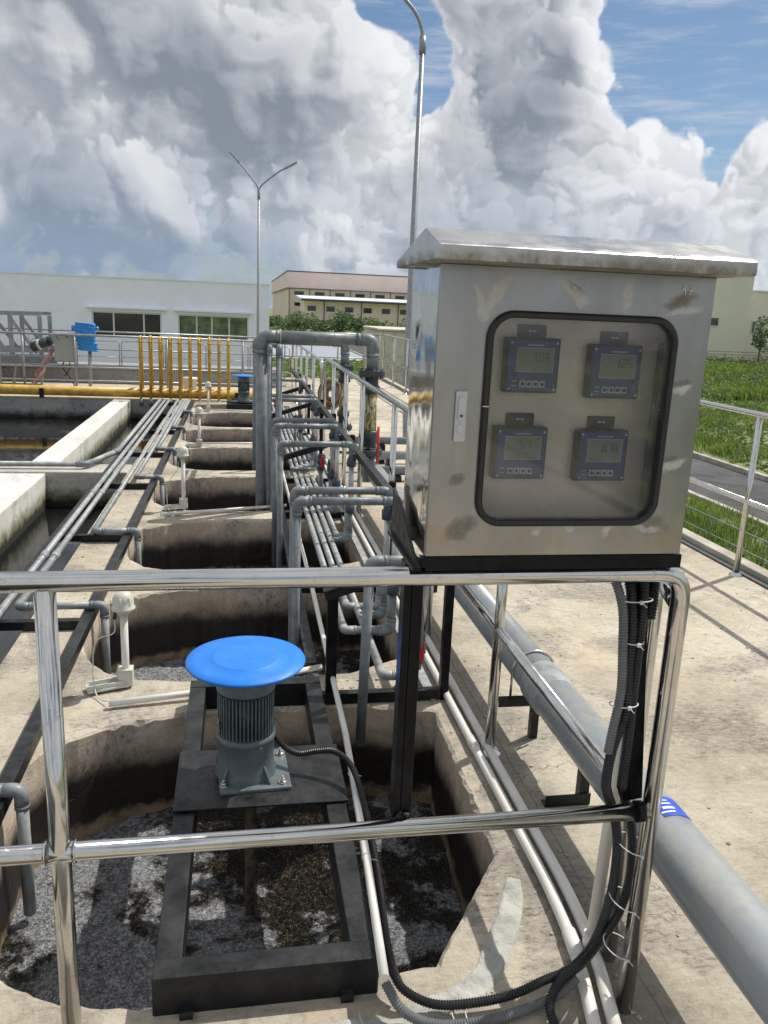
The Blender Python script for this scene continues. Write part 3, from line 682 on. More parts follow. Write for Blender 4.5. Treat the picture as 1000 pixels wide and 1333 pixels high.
def crown(m, c, rx, ry, rz, n, leaf, seed):
    r_ = random.Random(seed)
    for _ in range(n):
        while True:
            p = Vector((r_.uniform(-1, 1), r_.uniform(-1, 1), r_.uniform(-1, 1)))
            if .25 < p.length < 1 and noise.noise(p * 2.3 + Vector((seed, 0, 0))) > -.22: break
        q = Vector((c[0] + p.x * rx, c[1] + p.y * ry, c[2] + p.z * rz)); a, b = r_.uniform(0, 6.28), r_.uniform(-1, 1)
        u = Vector((math.cos(a), math.sin(a), b)).normalized() * leaf * r_.uniform(.6, 1.3); v = u.orthogonal().normalized() * leaf * r_.uniform(.4, .9)
        m.add([q - u, q + v * .8, q + u, q - v * .8], [(0, 1, 2, 3)])
def bush(name, label, cat, x, y, rx, ry, h, n, leaf, seed, group, z=G, stem=.15):
    T = thing(name, label, cat, (x, y, z), group); m = MB(); r_ = random.Random(seed)
    for k in range(5): crown(m, (x + r_.uniform(-.5, .5) * rx, y + r_.uniform(-.3, .3) * ry, z + h * (stem + r_.uniform(.2, .6))), rx * r_.uniform(.45, .75), ry * .6, h * r_.uniform(.22, .36), n // 5, leaf, seed * 7 + k)
    m.build('crown', M['hedge'], T)
    m = MB(); m.cyl((x, y, z), (x + .1, y, z + h * .6), .05 * h * .5, .02 * h * .5, 6)
    for k in range(3): m.cyl((x, y, z + h * .2), (x + r_.uniform(-.5, .5) * rx, y, z + h * .65), .03 * h * .5, .012, 5)
    m.build('trunk', M['bark'], T); return T
pos_words = ['behind the yard left of the flanged riser', 'under the first factory window', 'right of the darkest shrub', 'under the shed roof end', 'behind the lawn in the middle', 'between two factory windows', 'beside the block wall top', 'above the block wall corner', 'next to the cabinet edge', 'hidden partly by the cabinet']
for i in range(17):
    x = 3.6 + i * 1.62 + random.uniform(-.4, .4); hh = random.uniform(2.3, 3.6)
    bush('shrub', ['rounded', 'ragged', 'tall', 'low dark', 'spreading'][i % 5] + ' green shrub number %s in the row before the pink factory' % ['one','two','three','four','five','six','seven','eight','nine','ten','eleven','twelve','thirteen','fourteen','fifteen','sixteen','seventeen'][i], 'shrub', x, 88 + random.uniform(-2, 5), 1.6, 1.5, hh, 620, .17, i + 1, 'shrubs in front of the pink factory')
m = MB()
for i in range(60): crown(m, (1.5 + i * .55, 84 + random.uniform(-1, 2), G + random.uniform(.3, .8)), .9, .9, .75, 60, .13, 100 + i)
kind(tag(m.build('undergrowth', M['hedge']), 'low tangled green undergrowth below the row of shrubs', 'undergrowth'), 'stuff')
m = MB()
for i in range(80): crown(m, (14 + i * .55, 71 + random.uniform(-3, 1), G + random.uniform(.1, .5)), .9, .9, .6, 30, .12, 300 + i)
kind(tag(m.build('undergrowth', M['weeds']), 'bushy green weeds along the foot of the far boundary fence', 'weeds'), 'stuff')
m = MB(); r9 = random.Random(5)
for i in range(330):
    y = 10 + 52 * r9.random() ** 1.2; x = 12.4 + r9.random() * (y * .66 + 3); q = .25 + y * .012; crown(m, (x, y, G + q * .3), q * 1.5, q, q * r9.uniform(.5, 1.0), 46, .035 + y * .0016, 900 + i)
kind(tag(m.build('undergrowth', M['hedge']), 'dark green low bushes scattered through the weeds across the road', 'bushes'), 'stuff')
# slim tree by the pale building
T = thing('small_tree', 'slim young tree standing against the pale green building', 'tree', (45.8, 67, G), None); m = MB()
crown(m, (45.8, 67, 1.3), .9, .8, 1.3, 420, .15, 77); crown(m, (45.5, 67, .2), .7, .6, .6, 160, .14, 78); crown(m, (46.2, 67, -.3), .6, .6, .4, 90, .13, 79); m.build('crown', M['hedge'], T)
m = MB(); m.cyl((45.8, 67, G), (45.8, 67, 2.2), .07, .02, 6); m.cyl((45.8, 67, -.6), (46.3, 67, .2), .03, .01, 5); m.cyl((45.8, 67, -.2), (45.2, 67, .7), .03, .01, 5); m.build('trunk', M['bark'], T)
# ------------------------------------------------------------------ far buildings
def window(T, x0, x1, z0, z1, y, mull=(), fr=.05, pane=None, sill=True):
    """framed window recessed in a front wall that faces -Y at y"""
    f = MB(); f.box(x0, x1, y - .03, y + .05, z0, z0 + fr); f.box(x0, x1, y - .03, y + .05, z1 - fr, z1)
    f.box(x0, x0 + fr, y - .03, y + .05, z0 + fr, z1 - fr); f.box(x1 - fr, x1, y - .03, y + .05, z0 + fr, z1 - fr)
    for mx in mull: f.box(mx - fr * .5, mx + fr * .5, y - .02, y + .04, z0 + fr, z1 - fr)
    w_ = f.build('window', M['alu'], T)
    xs = [x0 + fr] + list(mull) + [x1 - fr]
    for a, b in zip(xs, xs[1:]):
        p = MB(); p.box(a + fr * .5, b - fr * .5, y + .012, y + .025, z0 + fr, z1 - fr); p.build('pane', pane or M['glass_dark'], w_)
    return w_
def wall_with_holes(m, x0, x1, z0, z1, y0, y1, holes):
    """wall slab facing -Y with rectangular openings (x0,x1,z0,z1), all in one row or several rows"""
    rows = sorted({(h[2], h[3]) for h in holes}); z = z0
    for a, b in rows:
        if a > z: m.box(x0, x1, y0, y1, z, a)
        x = x0
        for h in sorted(h for h in holes if (h[2], h[3]) == (a, b)):
            m.box(x, h[0], y0, y1, a, b); x = h[1]
        m.box(x, x1, y0, y1, a, b); z = b
    m.box(x0, x1, y0, y1, z, z1)
T = thing('white_building', 'long low white building with two ribbon windows behind the tanks', 'building', (-10, 40, G))
H = [(-6.70, -3.60, -.14, 1.02), (-2.85, .40, -.16, .98)]
m = MB(); wall_with_holes(m, -26, 1.38, G, 2.50, 40, 40.25, [(h[0], h[1], -.16, 1.02) for h in H])
m.box(-26, 1.38, 50, 50.2, G, 2.5); m.box(1.18, 1.38, 40.25, 50, G, 2.5); m.box(-26, -25.8, 40.25, 50, G, 2.5); m.build('wall', M['white_paint'], T)
m = MB(); m.box(-26.02, 1.40, 39.97, 50.25, 2.5, 2.56); m.build('roof', M['roof_white'], T)
m = MB(); sheet(m, -25.8, 1.2, 40.25, 50, .98 + .6); m.build('ceiling', M['white_paint'], T); m = MB(); sheet(m, -25.8, 1.2, 40.25, 50, -1.0); m.build('floor', M['kerb'], T)
curt = flat_mat('green_curtain', (.16, .20, .11), .8, var=.25, scale=3)
window(T, -6.70, -3.60, -.16, 1.02, 40.08, (-5.75, -4.40), .07); window(T, -2.85, .40, -.16, 1.02, 40.08, (-2.0, -1.3, -.5), .07, curt)
for a, b in ((-6.95, -3.35), (-3.05, .62)):
    m = MB(); m.box(a, b, 39.78, 39.998, 1.16, 1.23); m.build('lintel', M['white_paint'], T)
T = thing('pink_factory', 'large pink clad factory hall with dark eaves beyond the shrubs', 'building', (8.3, 150, G))
m = MB(); m.box(8.3, 75, 150, 225, 4.75, 7.55); m.build('upper_cladding', M['pink_sheet'], T)
wins = [(9.5 + i * 3.67, 11.35 + i * 3.67) for i in range(14)]
m = MB(); wall_with_holes(m, 8.6, 74.8, G, 4.75, 150.25, 150.7, [(a, b, 3.55, 4.3) for a, b in wins] + [(a, b, 1.6, 2.35) for a, b in wins[:1]])
m.box(8.6, 9, 150.7, 224.8, G, 4.75); m.build('wall', M['cream_wall'], T)
for a, b in wins: window(T, a, b, 3.55, 4.3, 150.4, (), .08)
window(T, wins[0][0], wins[0][1], 1.6, 2.35, 150.4, (), .08)
m = MB(); m.box(8.2, 75.1, 149.9, 225.1, 7.55, 7.72); m.build('roof', M['dark_trim'], T); m = MB(); m.box(8.25, 75.05, 149.93, 149.998, 4.68, 4.80); m.box(8.22, 8.298, 150, 225, 4.68, 4.80); m.build('ledge', M['dark_trim'], T)
for i in range(18):
    m = MB(); m.box(8.6 + i * 3.67, 8.72 + i * 3.67, 150.15, 150.248, G, 4.7); m.build('pilaster', M['dark_trim'], T)
T = thing('factory_annex', 'low cream annex with a white lean-to roof in front of the factory', 'building', (10.4, 135, G))
wins = [(10.7 + i * 3.05, 12.2 + i * 3.05) for i in range(14)]
m = MB(); wall_with_holes(m, 10.2, 58, G, 2.75, 135, 135.4, [(a, b, .95, 1.85) for a, b in wins]); m.box(10.2, 10.6, 135.4, 144, G, 2.75); m.build('wall', M['cream_wall'], T)
for a, b in wins: window(T, a, b, .95, 1.85, 135.15, (), .05)
m = MB(); m.add([(9.6, 133.6, 2.75), (58.5, 133.6, 2.75), (58.5, 146, 3.30), (9.6, 146, 3.30), (9.6, 133.6, 2.95), (58.5, 133.6, 2.95), (58.5, 146, 3.5), (9.6, 146, 3.5)], [(0, 1, 2, 3), (4, 5, 6, 7), (0, 1, 5, 4), (1, 2, 6, 5), (2, 3, 7, 6), (3, 0, 4, 7)]); m.build('roof', M['roof_white'], T)
m = MB(); m.box(9.6, 58.5, 133.5, 133.598, 2.55, 2.85); m.build('gutter', M['dark_trim'], T)
for i in range(8):
    m = MB(); m.box(13.4 + i * 6.1, 13.52 + i * 6.1, 134.85, 134.998, G, 2.7); m.build('downpipe', M['dark_trim'], T)
T = thing('pale_green_building', 'pale green windowless industrial building on the right horizon', 'building', (42, 70, G))
m = MB(); m.box(30, 46.25, 70, 95, G, 6.08); m.build('tall_hall', M['pale_green'], T)
m = MB(); m.box(46.253, 75, 71.5, 95, G, 4.75); m.build('low_hall', M['pale_green'], T)
m = MB(); m.box(29.9, 46.35, 69.9, 95.1, 6.08, 6.2); m.box(46.36, 75.1, 71.4, 95.1, 4.75, 4.87); m.build('roof_edge', M['roof_white'], T)
def flat_window(T, x0, x1, z0, z1, y):
    m = MB(); m.box(x0, x1, y - .07, y - .003, z0, z1); w_ = m.build('window', M['alu'], T); m = MB(); m.box(x0 + .08, x1 - .08, y - .085, y - .071, z0 + .08, z1 - .08); m.build('pane', M['glass_dark'], w_)
for x in (42.3, 38.3, 34.3): flat_window(T, x, x + .95, 1.45, 2.25, 70)
for x in (47.6, 48.35, 50.9, 51.65): flat_window(T, x, x + .42, .9, 2.1, 71.5)
T = thing('boundary_fence', 'grey mesh boundary fence at the foot of the pale building', 'fence', (14, 68.5, G))
for i in range(22):
    m = MB(); m.cyl((13 + i * 2.6, 68.5, G), (13 + i * 2.6, 68.5, G + 1.1), .05, seg=6); m.build('post', M['kerb'], T)
for z in (.2, .5, .8, 1.05):
    m = MB(); m.beam((13, 68.5, G + z), (68, 68.5, G + z), .03, .05 if z < 1 else .07); m.build('rail', M['galv'], T)
# concrete block wall beyond the deck
T = thing('block_wall', 'weathered beige concrete block wall left of the cabinet', 'wall', (4.2, 25, G))
m = MB(); m.box(4.25, 7.5, 25, 28.5, G, .98); m.build('body', M['wall_rough'], T, bevel=.03); m = MB(); m.box(4.2, 7.55, 24.95, 28.55, .983, 1.05); m.build('cap', M['wall_rough'], T, bevel=.02)
# street lamps
def lamp(label, x, y, ztop, arms, r):
    T = thing('street_lamp', label, 'street lamp', (x, y, G), 'tall grey street lamps')
    m = MB(); m.tube([(x, y, G), (x, y, G + .4), (x, y, ztop)], [r * 1.9, r * 1.5, r * .8], 10); m.cyl((x, y, G), (x, y, G + .05), r * 4, seg=8); m.build('pole', M['lamp_grey'], T)
    m = MB(); m.cyl((x, y, ztop - .15), (x, y, ztop + .25), r * 1.15, seg=10); m.build('collar', M['lamp_grey'], T)
    for pts in arms:
        m = MB(); P = spline(pts, 8); m.tube(P, r * .62, 8); a = m.build('arm', M['lamp_grey'], T)
        d = (Vector(pts[-1]) - Vector(pts[-2])).normalized(); e = Vector(pts[-1])
        m = MB(); m.beam(e, e + d * .55, .20, .07); m.build('lamp_head', M['lamp_grey'], T, bevel=.02)
        m = MB(); m.beam(e + d * .1 - Vector((0, 0, .04)), e + d * .5 - Vector((0, 0, .04)), .15, .02); m.build('lens', M['beige_plastic'], T)
lamp('two armed street lamp standing over the white building', .75, 35, 5.85, [[(.75, 35, 6.05), (.62, 35, 6.3), (.15, 35, 6.85), (-.02, 35, 7.02)], [(.75, 35, 6.05), (.92, 35, 6.3), (1.55, 35, 6.80), (1.78, 35, 6.93)]], .05)
lamp('single armed street lamp rising behind the cabinet hood', 4.50, 22, 8.0, [[(4.5, 22, 8.0), (4.46, 22, 8.4), (4.25, 22, 8.8), (3.7, 22, 9.25), (3.1, 22, 9.5)]], .075)

# ------------------------------------------------------------------ railings
RR = .0195
def rail_run(name, label, group, x, y0, y1, posts, ztop=1.06, zmid=.49, bend=True, r=RR, end0=True, end1=True, base=True):
    T = thing(name, label, 'railing', (x, y0, 0), group)
    pts = []
    if end0 and bend: pts += [(x, y0, .02)]
    pts += [(x, y0, ztop), (x, y1, ztop)]
    if end1 and bend: pts += [(x, y1, .02)]
    m = MB(); m.tube(fillet(pts, .085, 7), r, 16); m.build('top_rail', M['steel'], T)
    m = MB(); m.cyl((x, y0, zmid), (x, y1, zmid), r * .95, seg=14); m.build('mid_rail', M['steel'], T)
    for y in posts:
        m = MB(); m.cyl((x, y, 0), (x, y, ztop - r * .6), r * .98, seg=14)
        if base: m.lathe((x, y, 0), [(r * 1.01, .022), (r * 2.3, .006), (r * 2.4, 0)], 16)
        m.build('post', M['steel'], T)
    return T
# foreground railing that carries the cabinet
T = thing('railing', 'polished stainless railing across the foreground carrying the cabinet', 'railing', (-.35, 1.465, 0), 'stainless steel railings')
m = MB(); m.tube(fillet([(-3.2, 1.465, 1.10), (.905, 1.465, 1.10), (.905, 1.465, .0)], .06, 8), .0195, 24); m.build('top_rail', M['steel'], T)
m = MB(); m.cyl((-3.2, 1.465, .539), (.904, 1.465, .539), .0185, seg=24); m.build('mid_rail', M['steel'], T)
for x in (-.348, -1.9):
    m = MB(); m.cyl((x, 1.465, 0), (x, 1.465, 1.088), .0195, seg=24); m.lathe((x, 1.465, 0), [(.0197, .03), (.045, .006), (.047, 0)], 24); m.build('post', M['steel'], T)
    m = MB(); m.tube([(x - .026, 1.465, .539), (x + .026, 1.465, .539)], .0205, 24); m.tube([(x - .030, 1.465, .539), (x - .026, 1.465, .539)], .0225, 20); m.tube([(x + .026, 1.465, .539), (x + .030, 1.465, .539)], .0225, 20); m.build('weld_joint', M['steel'], T)
m = MB(); m.tube([(.868, 1.465, .539), (.884, 1.465, .539)], .0235, 12); m.build('weld_scorch', M['black_clean'], T)
m = MB(); m.cyl((.905, 1.48, 1.03), (.925, 1.585, 1.045), .0185, seg=16); m.build('link_tube', M['steel'], T)
rail_run('railing', 'stainless side railing nearest the cabinet beside the fat grey pipe', 'stainless steel railings', .925, 1.60, 3.70, [2.63], 1.055, .49)
rail_run('railing', 'second stainless side railing running behind the cabinet along the pits', 'stainless steel railings', .93, 3.80, 9.1, [4.85, 6.2, 7.2, 8.2], 1.06, .49)
rail_run('railing', 'third stainless side railing with many posts past the flanged riser', 'stainless steel railings', .93, 9.45, 14.8, [10.5, 11.6, 12.7, 13.8], 1.0, .49)
rail_run('railing', 'stainless railing on the right edge of the concrete deck', 'stainless steel railings', 3.225, .2, 18.5, [1.51, 3.06, 4.61, 6.2, 7.8, 9.4, 11.0, 12.6, 14.2, 15.8, 17.2], 1.06, .50)
def xrail(label, y, x0, x1, z0, ztop, mids, posts, r=.016, grp='galvanised cross railings'):
    T = thing('railing', label, 'railing', (x0, y, z0), grp)
    m = MB(); m.cyl((x0, y, ztop), (x1, y, ztop), r, seg=10); m.build('top_rail', M['galv'], T)
    for z in mids:
        m = MB(); m.cyl((x0, y, z), (x1, y, z), r * .85, seg=8); m.build('mid_rail', M['galv'], T)
    for x in posts:
        m = MB(); m.cyl((x, y, z0), (x, y, ztop), r, seg=8); m.build('post', M['galv'], T)
xrail('nearer galvanised railing right behind the yellow pipe', 14.8, -8.5, .82, 0, .97, [.43, .2], [-8, -6.4, -5, -4.0, -3.62, -2.78, -1.25, .05], .02)
xrail('farther galvanised railing on top of the low grey wall', 16.9, -8.5, .82, .3, .96, [.62], [-8, -5.5, -4, -.6])
xrail('far end railing closing off the deck near the lawn', 18.7, .9, 3.2, 0, 1.05, [.5], [1.0, 1.6, 2.2, 2.8, 3.15])
T = thing('loop_railing', 'thin looped tube railing standing on the low grey wall', 'railing', (-2.4, 16.6, .32))
for i in range(6):
    x0 = -3.9 + i * .82; m = MB(); m.tube(fillet([(x0, 16.62, .32), (x0, 16.62, .80), (x0 + .78, 16.62, .80), (x0 + .78, 16.62, .32)], .06, 4), .009, 6)
    m.cyl((x0, 16.62, .50), (x0 + .78, 16.62, .50), .006, seg=5); m.build('hoop', M['galv'], T)
m = MB(); m.box(-9, .82, 16.5, 18.2, .002, .28); tag(m.build('low_wall', M['wall_grey'], bevel=.01), 'low grey concrete wall behind the yellow pipe and railing', 'wall')
m = MB(); m.box(-9, .83, 16.46, 16.9, .282, .325); tag(m.build('wall_top_strip', M['dark_trim']), 'black strip lying along the top of the low wall', 'tray')  # dark strip following the wall's top edge

# fence along the road verge
T = thing('verge_fence', 'thin green wire fence on the grass verge by the road', 'fence', (7.2, 10, G))
for i in range(13):
    m = MB(); y = 3.0 + i * 1.35; m.cyl((7.2, y, G), (7.2, y, G + .52), .012, seg=6); m.box(7.14, 7.26, y - .06, y + .06, G, G + .02); m.build('post', M['pvc'], T)
for z in (.50, .24):
    m = MB(); m.cyl((7.2, 3, G + z), (7.2, 19.2, G + z), .011, seg=6); m.build('rail', M['galv'], T)

# ------------------------------------------------------------------ cabinet
CX0, CX1, CYF, CYB, CZ0, CZ1 = .347, .867, 1.43, 1.665, 1.150, 1.690
CAB = thing('control_cabinet', 'stainless cabinet with glazed door and four meters on the railing', 'control cabinet', (.61, 1.5, CZ0))
tk = .004
m = MB(); m.box(CX0, CX0 + tk, CYF + .016, CYB, CZ0, CZ1); m.box(CX1 - tk, CX1, CYF + .016, CYB, CZ0, CZ1)
m.box(CX0 + tk, CX1 - tk, CYB - tk, CYB, CZ0, CZ1); m.box(CX0 + tk, CX1 - tk, CYF + .016, CYB - tk, CZ0, CZ0 + tk); m.box(CX0 + tk, CX1 - tk, CYF + .016, CYB - tk, CZ1 - tk, CZ1)
m.build('body', M['steel_wave'], CAB)
# door with rounded window opening
def rrect(x0, x1, z0, z1, r, n=10):
    out = []
    for cx, cz, a0 in ((x1 - r, z1 - r, 0), (x0 + r, z1 - r, 90), (x0 + r, z0 + r, 180), (x1 - r, z0 + r, 270)):
        for k in range(n + 1):
            a = math.radians(a0 + 90 * k / n); out.append((cx + r * math.cos(a), cz + r * math.sin(a)))
    return out
WX0, WX1, WZ0, WZ1 = .440, .800, 1.216, 1.604
def window_loop(off=0): return rrect(WX0 - off, WX1 + off, WZ0 - off, WZ1 + off, .045 + off)
def ring_plate(m, inner, x0, x1, z0, z1, y0, y1):
    n = len(inner); cx, cz = (x0 + x1) / 2, (z0 + z1) / 2
    outer = [ray_rect(cx, cz, x, z, x0, x1, z0, z1) for x, z in inner]
    for qx, qz in ((x0, z0), (x0, z1), (x1, z0), (x1, z1)):
        j = min(range(n), key=lambda k: (outer[k][0] - qx) ** 2 + (outer[k][1] - qz) ** 2); outer[j] = (qx, qz)
    vs = [(x, y0, z) for x, z in outer] + [(x, y0, z) for x, z in inner] + [(x, y1, z) for x, z in outer] + [(x, y1, z) for x, z in inner]
    fs = []
    for k in range(n):
        j = (k + 1) % n; fs += [(k, j, n + j, n + k), (2 * n + k, 2 * n + j, 3 * n + j, 3 * n + k), (k, j, 2 * n + j, 2 * n + k), (n + k, n + j, 3 * n + j, 3 * n + k)]
    m.add(vs, fs)
m = MB(); ring_plate(m, window_loop(), CX0 - .002, CX1 + .002, CZ0 + .001, CZ1 - .006, CYF, CYF + .0145); DOOR = m.build('door', M['door'], CAB, bevel=.0015)
m = MB(); lp = window_loop(-.001); m.tube([(x, CYF - .003, z) for x, z in lp], .0068, 10, closed=True); m.build('gasket', M['rubber'], DOOR)
m = MB(); m.cyl((WX0 - .006, CYF - .010, 1.438), (WX0 + .006, CYF - .010, 1.438), .0012, seg=6); m.build('gasket_tie', M['tie'], DOOR)
m = MB(); lp = window_loop(.0); m.prism([(x, z) for x, z in lp], CYF + .004, CYF + .0075, lambda u, v, w_: (u, w_, v)); m.build('glass_pane', M['glass'], DOOR)
# lock
m = MB(); m.prism(rrect(.3845, .4055, 1.372, 1.464, .003, 4), CYF - .007, CYF - .001, lambda u, v, w_: (u, w_, v)); lk = m.build('lock', M['lock'], CAB, bevel=.001)
m = MB(); m.prism(rrect(.3885, .4015, 1.410, 1.454, .0063, 6), CYF - .011, CYF - .0072, lambda u, v, w_: (u, w_, v)); m.build('handle', M['lock'], lk, bevel=.0008)
m = MB(); m.prism(rrect(.3895, .4005, 1.388, 1.404, .0045, 6), CYF - .010, CYF - .0072, lambda u, v, w_: (u, w_, v)); m.build('button', M['lock'], lk)
m = MB(); m.cyl((.395, CYF - .0125, 1.420), (.395, CYF - .0108, 1.420), .0028, seg=10); m.build('keyhole', M['lcd_ink'], lk)
# hood: gable profile swept along x
HX0, HX1 = .316, .886
prof = [(1.335, 1.684), (1.335, 1.708), (1.350, 1.7145), (1.445, 1.742), (1.700, 1.700), (1.700, 1.684)]
m = MB(); n = len(prof); vs = [(HX0, y, z) for y, z in prof] + [(HX1, y, z) for y, z in prof]
m.add(vs, [(i, i + 1, n + i + 1, n + i) for i in range(n - 1)] + [tuple(range(n)), tuple(range(n, 2 * n)), (n - 1, 0, n, 2 * n - 1)]); m.build('hood', M['hood'], CAB, bevel=.003)
m = MB(); m.box(CX0 - .001, CX1 + .001, CYF - .006, CYF + .01, CZ1 - .0045, CZ1 - .001 + .001); m.build('drip_strip', M['black_clean'], CAB)
# inner mounting plate and shelf lips
m = MB(); m.box(CX0 + .02, CX1 - .02, 1.515, 1.518, CZ0 + .035, CZ1 - .02); m.build('mounting_plate', M['steel_inner'], CAB)
m = MB(); m.box(CX0 + .01, CX1 - .01, 1.47, 1.515, CZ0 + .030, CZ0 + .033); m.build('inner_lip', M['steel_inner'], CAB)
m = MB(); m.cyl((.812, 1.50, 1.18), (.812, 1.50, 1.56), .006, seg=8); m.cyl((.823, 1.50, 1.18), (.823, 1.50, 1.43), .005, seg=8); m.build('inner_cables', M['rubber'], CAB)
m = MB(); m.tube(spline([(.455, 1.447, 1.50), (.452, 1.45, 1.44), (.445, 1.446, 1.40), (.433, 1.45, 1.36)], 8), .0007, 5); m.tube(spline([(.585, 1.45, 1.232), (.590, 1.45, 1.245), (.600, 1.45, 1.252)], 6), .0007, 5); m.build('loose_string', M['tie'], CAB)
SEG = {'0': 'abcdef', '1': 'bc', '2': 'abged', '3': 'abgcd', '4': 'fgbc', '5': 'afgcd', '6': 'afgedc', '7': 'abc', '8': 'abcdefg', '9': 'abcdfg'}
def seven(m, s, x, z, h, y):
    w_ = h * .5; t_ = h * .11
    for ch in s:
        if ch == '.': m.box(x - h * .1, x - h * .1 + t_, y - .0004, y, z, z + t_); x += h * .08; continue
        for q in SEG[ch]:
            if q in 'agd': zz = {'a': z + h - t_, 'g': z + h / 2 - t_ / 2, 'd': z}[q]; m.box(x + t_ * .4, x + w_ - t_ * .4, y - .0004, y, zz, zz + t_)
            else: xx = x if q in 'fe' else x + w_ - t_; z0 = z + h / 2 if q in 'fb' else z; m.box(xx, xx + t_, y - .0004, y, z0 + t_ * .3, z0 + h / 2 - t_ * .3)
        x += w_ * 1.32
def text_mesh(s, size, mat, name, parent, place, rot=None):
    cu = bpy.data.curves.new(name, 'FONT'); cu.body = s; cu.size = size; cu.extrude = .0002; cu.align_x = 'CENTER'
    o = bpy.data.objects.new('tmp', cu); me = bpy.data.meshes.new_from_object(o); bpy.data.objects.remove(o); bpy.data.curves.remove(cu)
    me.materials.clear(); me.materials.append(mat)
    R_ = rot or Matrix.Rotation(PI / 2, 3, 'X'); off = Vector(parent['_loc'])
    for v in me.vertices: v.co = R_ @ v.co + Vector(place) - off
    q = bpy.data.objects.new(name, me); COL.objects.link(q); q.parent = parent; q['_loc'] = tuple(off); return q
def meter(x, z, reading, tagtext):
    s = .1065; x0, z0 = x * 1.010, 1.6 + (z - 1.6) * 1.010; yf = 1.490
    m = MB(); m.box(x0, x0 + s, yf, 1.5145, z0, z0 + s * .97); me_ = m.build('meter', M['meter_black'], CAB, bevel=.003)
    m = MB(); m.box(x0 + .004, x0 + s - .004, yf - .003, yf - .0002, z0 + .004, z0 + s * .97 - .004); m.build('front_panel', M['meter_blue'], me_, bevel=.002)
    m = MB(); m.box(x0 + .0195, x0 + s - .0135, yf - .0042, yf - .0031, z0 + .040, z0 + .0855); m.build('screen_border', M['meter_white'], me_)
    m = MB(); m.box(x0 + .0205, x0 + s - .0145, yf - .0050, yf - .0043, z0 + .041, z0 + .0845); m.build('screen', M['lcd'], me_)
    m = MB(); seven(m, reading, x0 + .050, z0 + .060, .017, yf - .0052); m.build('reading', M['lcd_ink'], me_)
    m = MB(); m.box(x0 + .040, x0 + .072, yf - .0040, yf - .0031, z0 + .0895, z0 + .0912); m.box(x0 + .013, x0 + .022, yf - .0040, yf - .0031, z0 + .0215, z0 + .0230); m.box(x0 + .013, x0 + .022, yf - .0040, yf - .0031, z0 + .0130, z0 + .0145)
    m.build('panel_print', M['meter_white'], me_)
    for k in range(4):
        bx = x0 + .0285 + k * .0132
        m = MB(); m.box(bx, bx + .0108, yf - .0042, yf - .0031, z0 + .0115, z0 + .0235); m.lathe((bx + .0054, yf - .0043, z0 + .0175), [(.0005, -.0012), (.0030, -.0012), (.0042, 0)], 12, 'y'); m.build('key', M['meter_white'], me_)
        m = MB(); m.lathe((bx + .0054, yf - .0046, z0 + .0175), [(.00001, -.0014), (.0036, -.0014), (.0040, 0)], 12, 'y'); m.build('key_symbol', M['meter_blue'], me_)
    for px, pz in ((.008, .008), (s - .008, .008), (.008, s * .97 - .009), (s - .008, s * .97 - .009)):
        m = MB(); m.cyl((x0 + px, yf - .0045, z0 + pz), (x0 + px, yf - .001, z0 + pz), .0022, seg=8); m.build('screw', M['meter_white'], me_)
    m = MB(); m.box(x0 + .026, x0 + .083, 1.5105, 1.5145, z0 + s * .97 + .0005, z0 + s * .97 + .024); tg = m.build('name_plate', M['meter_black'], CAB)
    m = MB(); zz = z0 + s * .97 + .011; m.box(x0 + .047, x0 + .053, 1.5095, 1.5104, zz, zz + .0035); m.box(x0 + .0555, x0 + .062, 1.5095, 1.5104, zz, zz + .003); m.build('name_plate_print', M['meter_white'], tg)
meter(.490, 1.459, '7.03', ''); meter(.657, 1.452, '1.25', ''); meter(.480, 1.292, '5.7', ''); meter(.648, 1.289, '8.18', '')
# hand written mark on the door, 9.7
def stroke(m, pts, r=.0011): m.tube(spline([(x, CYF - .0012, z) for x, z in pts], 6), r, 5)
m = MB(); ox, oz = .806, 1.658
stroke(m, [(ox - .004, oz), (ox - .002, oz + .007), (ox + .001, oz + .009), (ox + .001, oz + .003), (ox - .002, oz + .001), (ox + .001, oz + .004), (ox + .003, oz - .007)])
stroke(m, [(ox + .0065, oz - .0055), (ox + .007, oz - .006)], .0009)
stroke(m, [(ox + .009, oz + .007), (ox + .014, oz + .008), (ox + .0125, oz), (ox + .010, oz - .007)]); stroke(m, [(ox + .0085, oz + .001), (ox + .013, oz + .0005), (ox + .018, oz + .001)])
m.build('chalk_mark', M['chalk'], CAB)
# bracket frame under the cabinet
T = thing('cabinet_bracket', 'black welded angle bracket frame under the stainless cabinet', 'bracket', (.34, 1.5, .54))
m = MB(); m.box(.340, .875, 1.432, 1.448, 1.121, 1.1485); m.box(.322, .3475, 1.432, 1.70, 1.1205, 1.128); m.box(.85, .875, 1.45, 1.68, 1.121, 1.1485); m.box(.36, .85, 1.64, 1.665, 1.121, 1.1485); m.build('top_frame', M['black_clean'], T)
m = MB(); m.add([(.330, 1.44, 1.128), (.330, 1.70, 1.128), (.330, 1.70, 1.225), (.330, 1.60, 1.20), (.336, 1.44, 1.128), (.336, 1.70, 1.128), (.336, 1.70, 1.225), (.336, 1.60, 1.20)], [(0, 1, 2, 3), (4, 5, 6, 7), (0, 1, 5, 4), (1, 2, 6, 5), (2, 3, 7, 6), (3, 0, 4, 7)]); m.build('side_plate', M['black'], T)
m = MB(); m.box(.320, .3355, 1.486, 1.528, .545, 1.118); m.box(.3365, .3600, 1.488, 1.526, .545, 1.118); m.build('drop_post', M['black_clean'], T, bevel=.002)
m = MB()
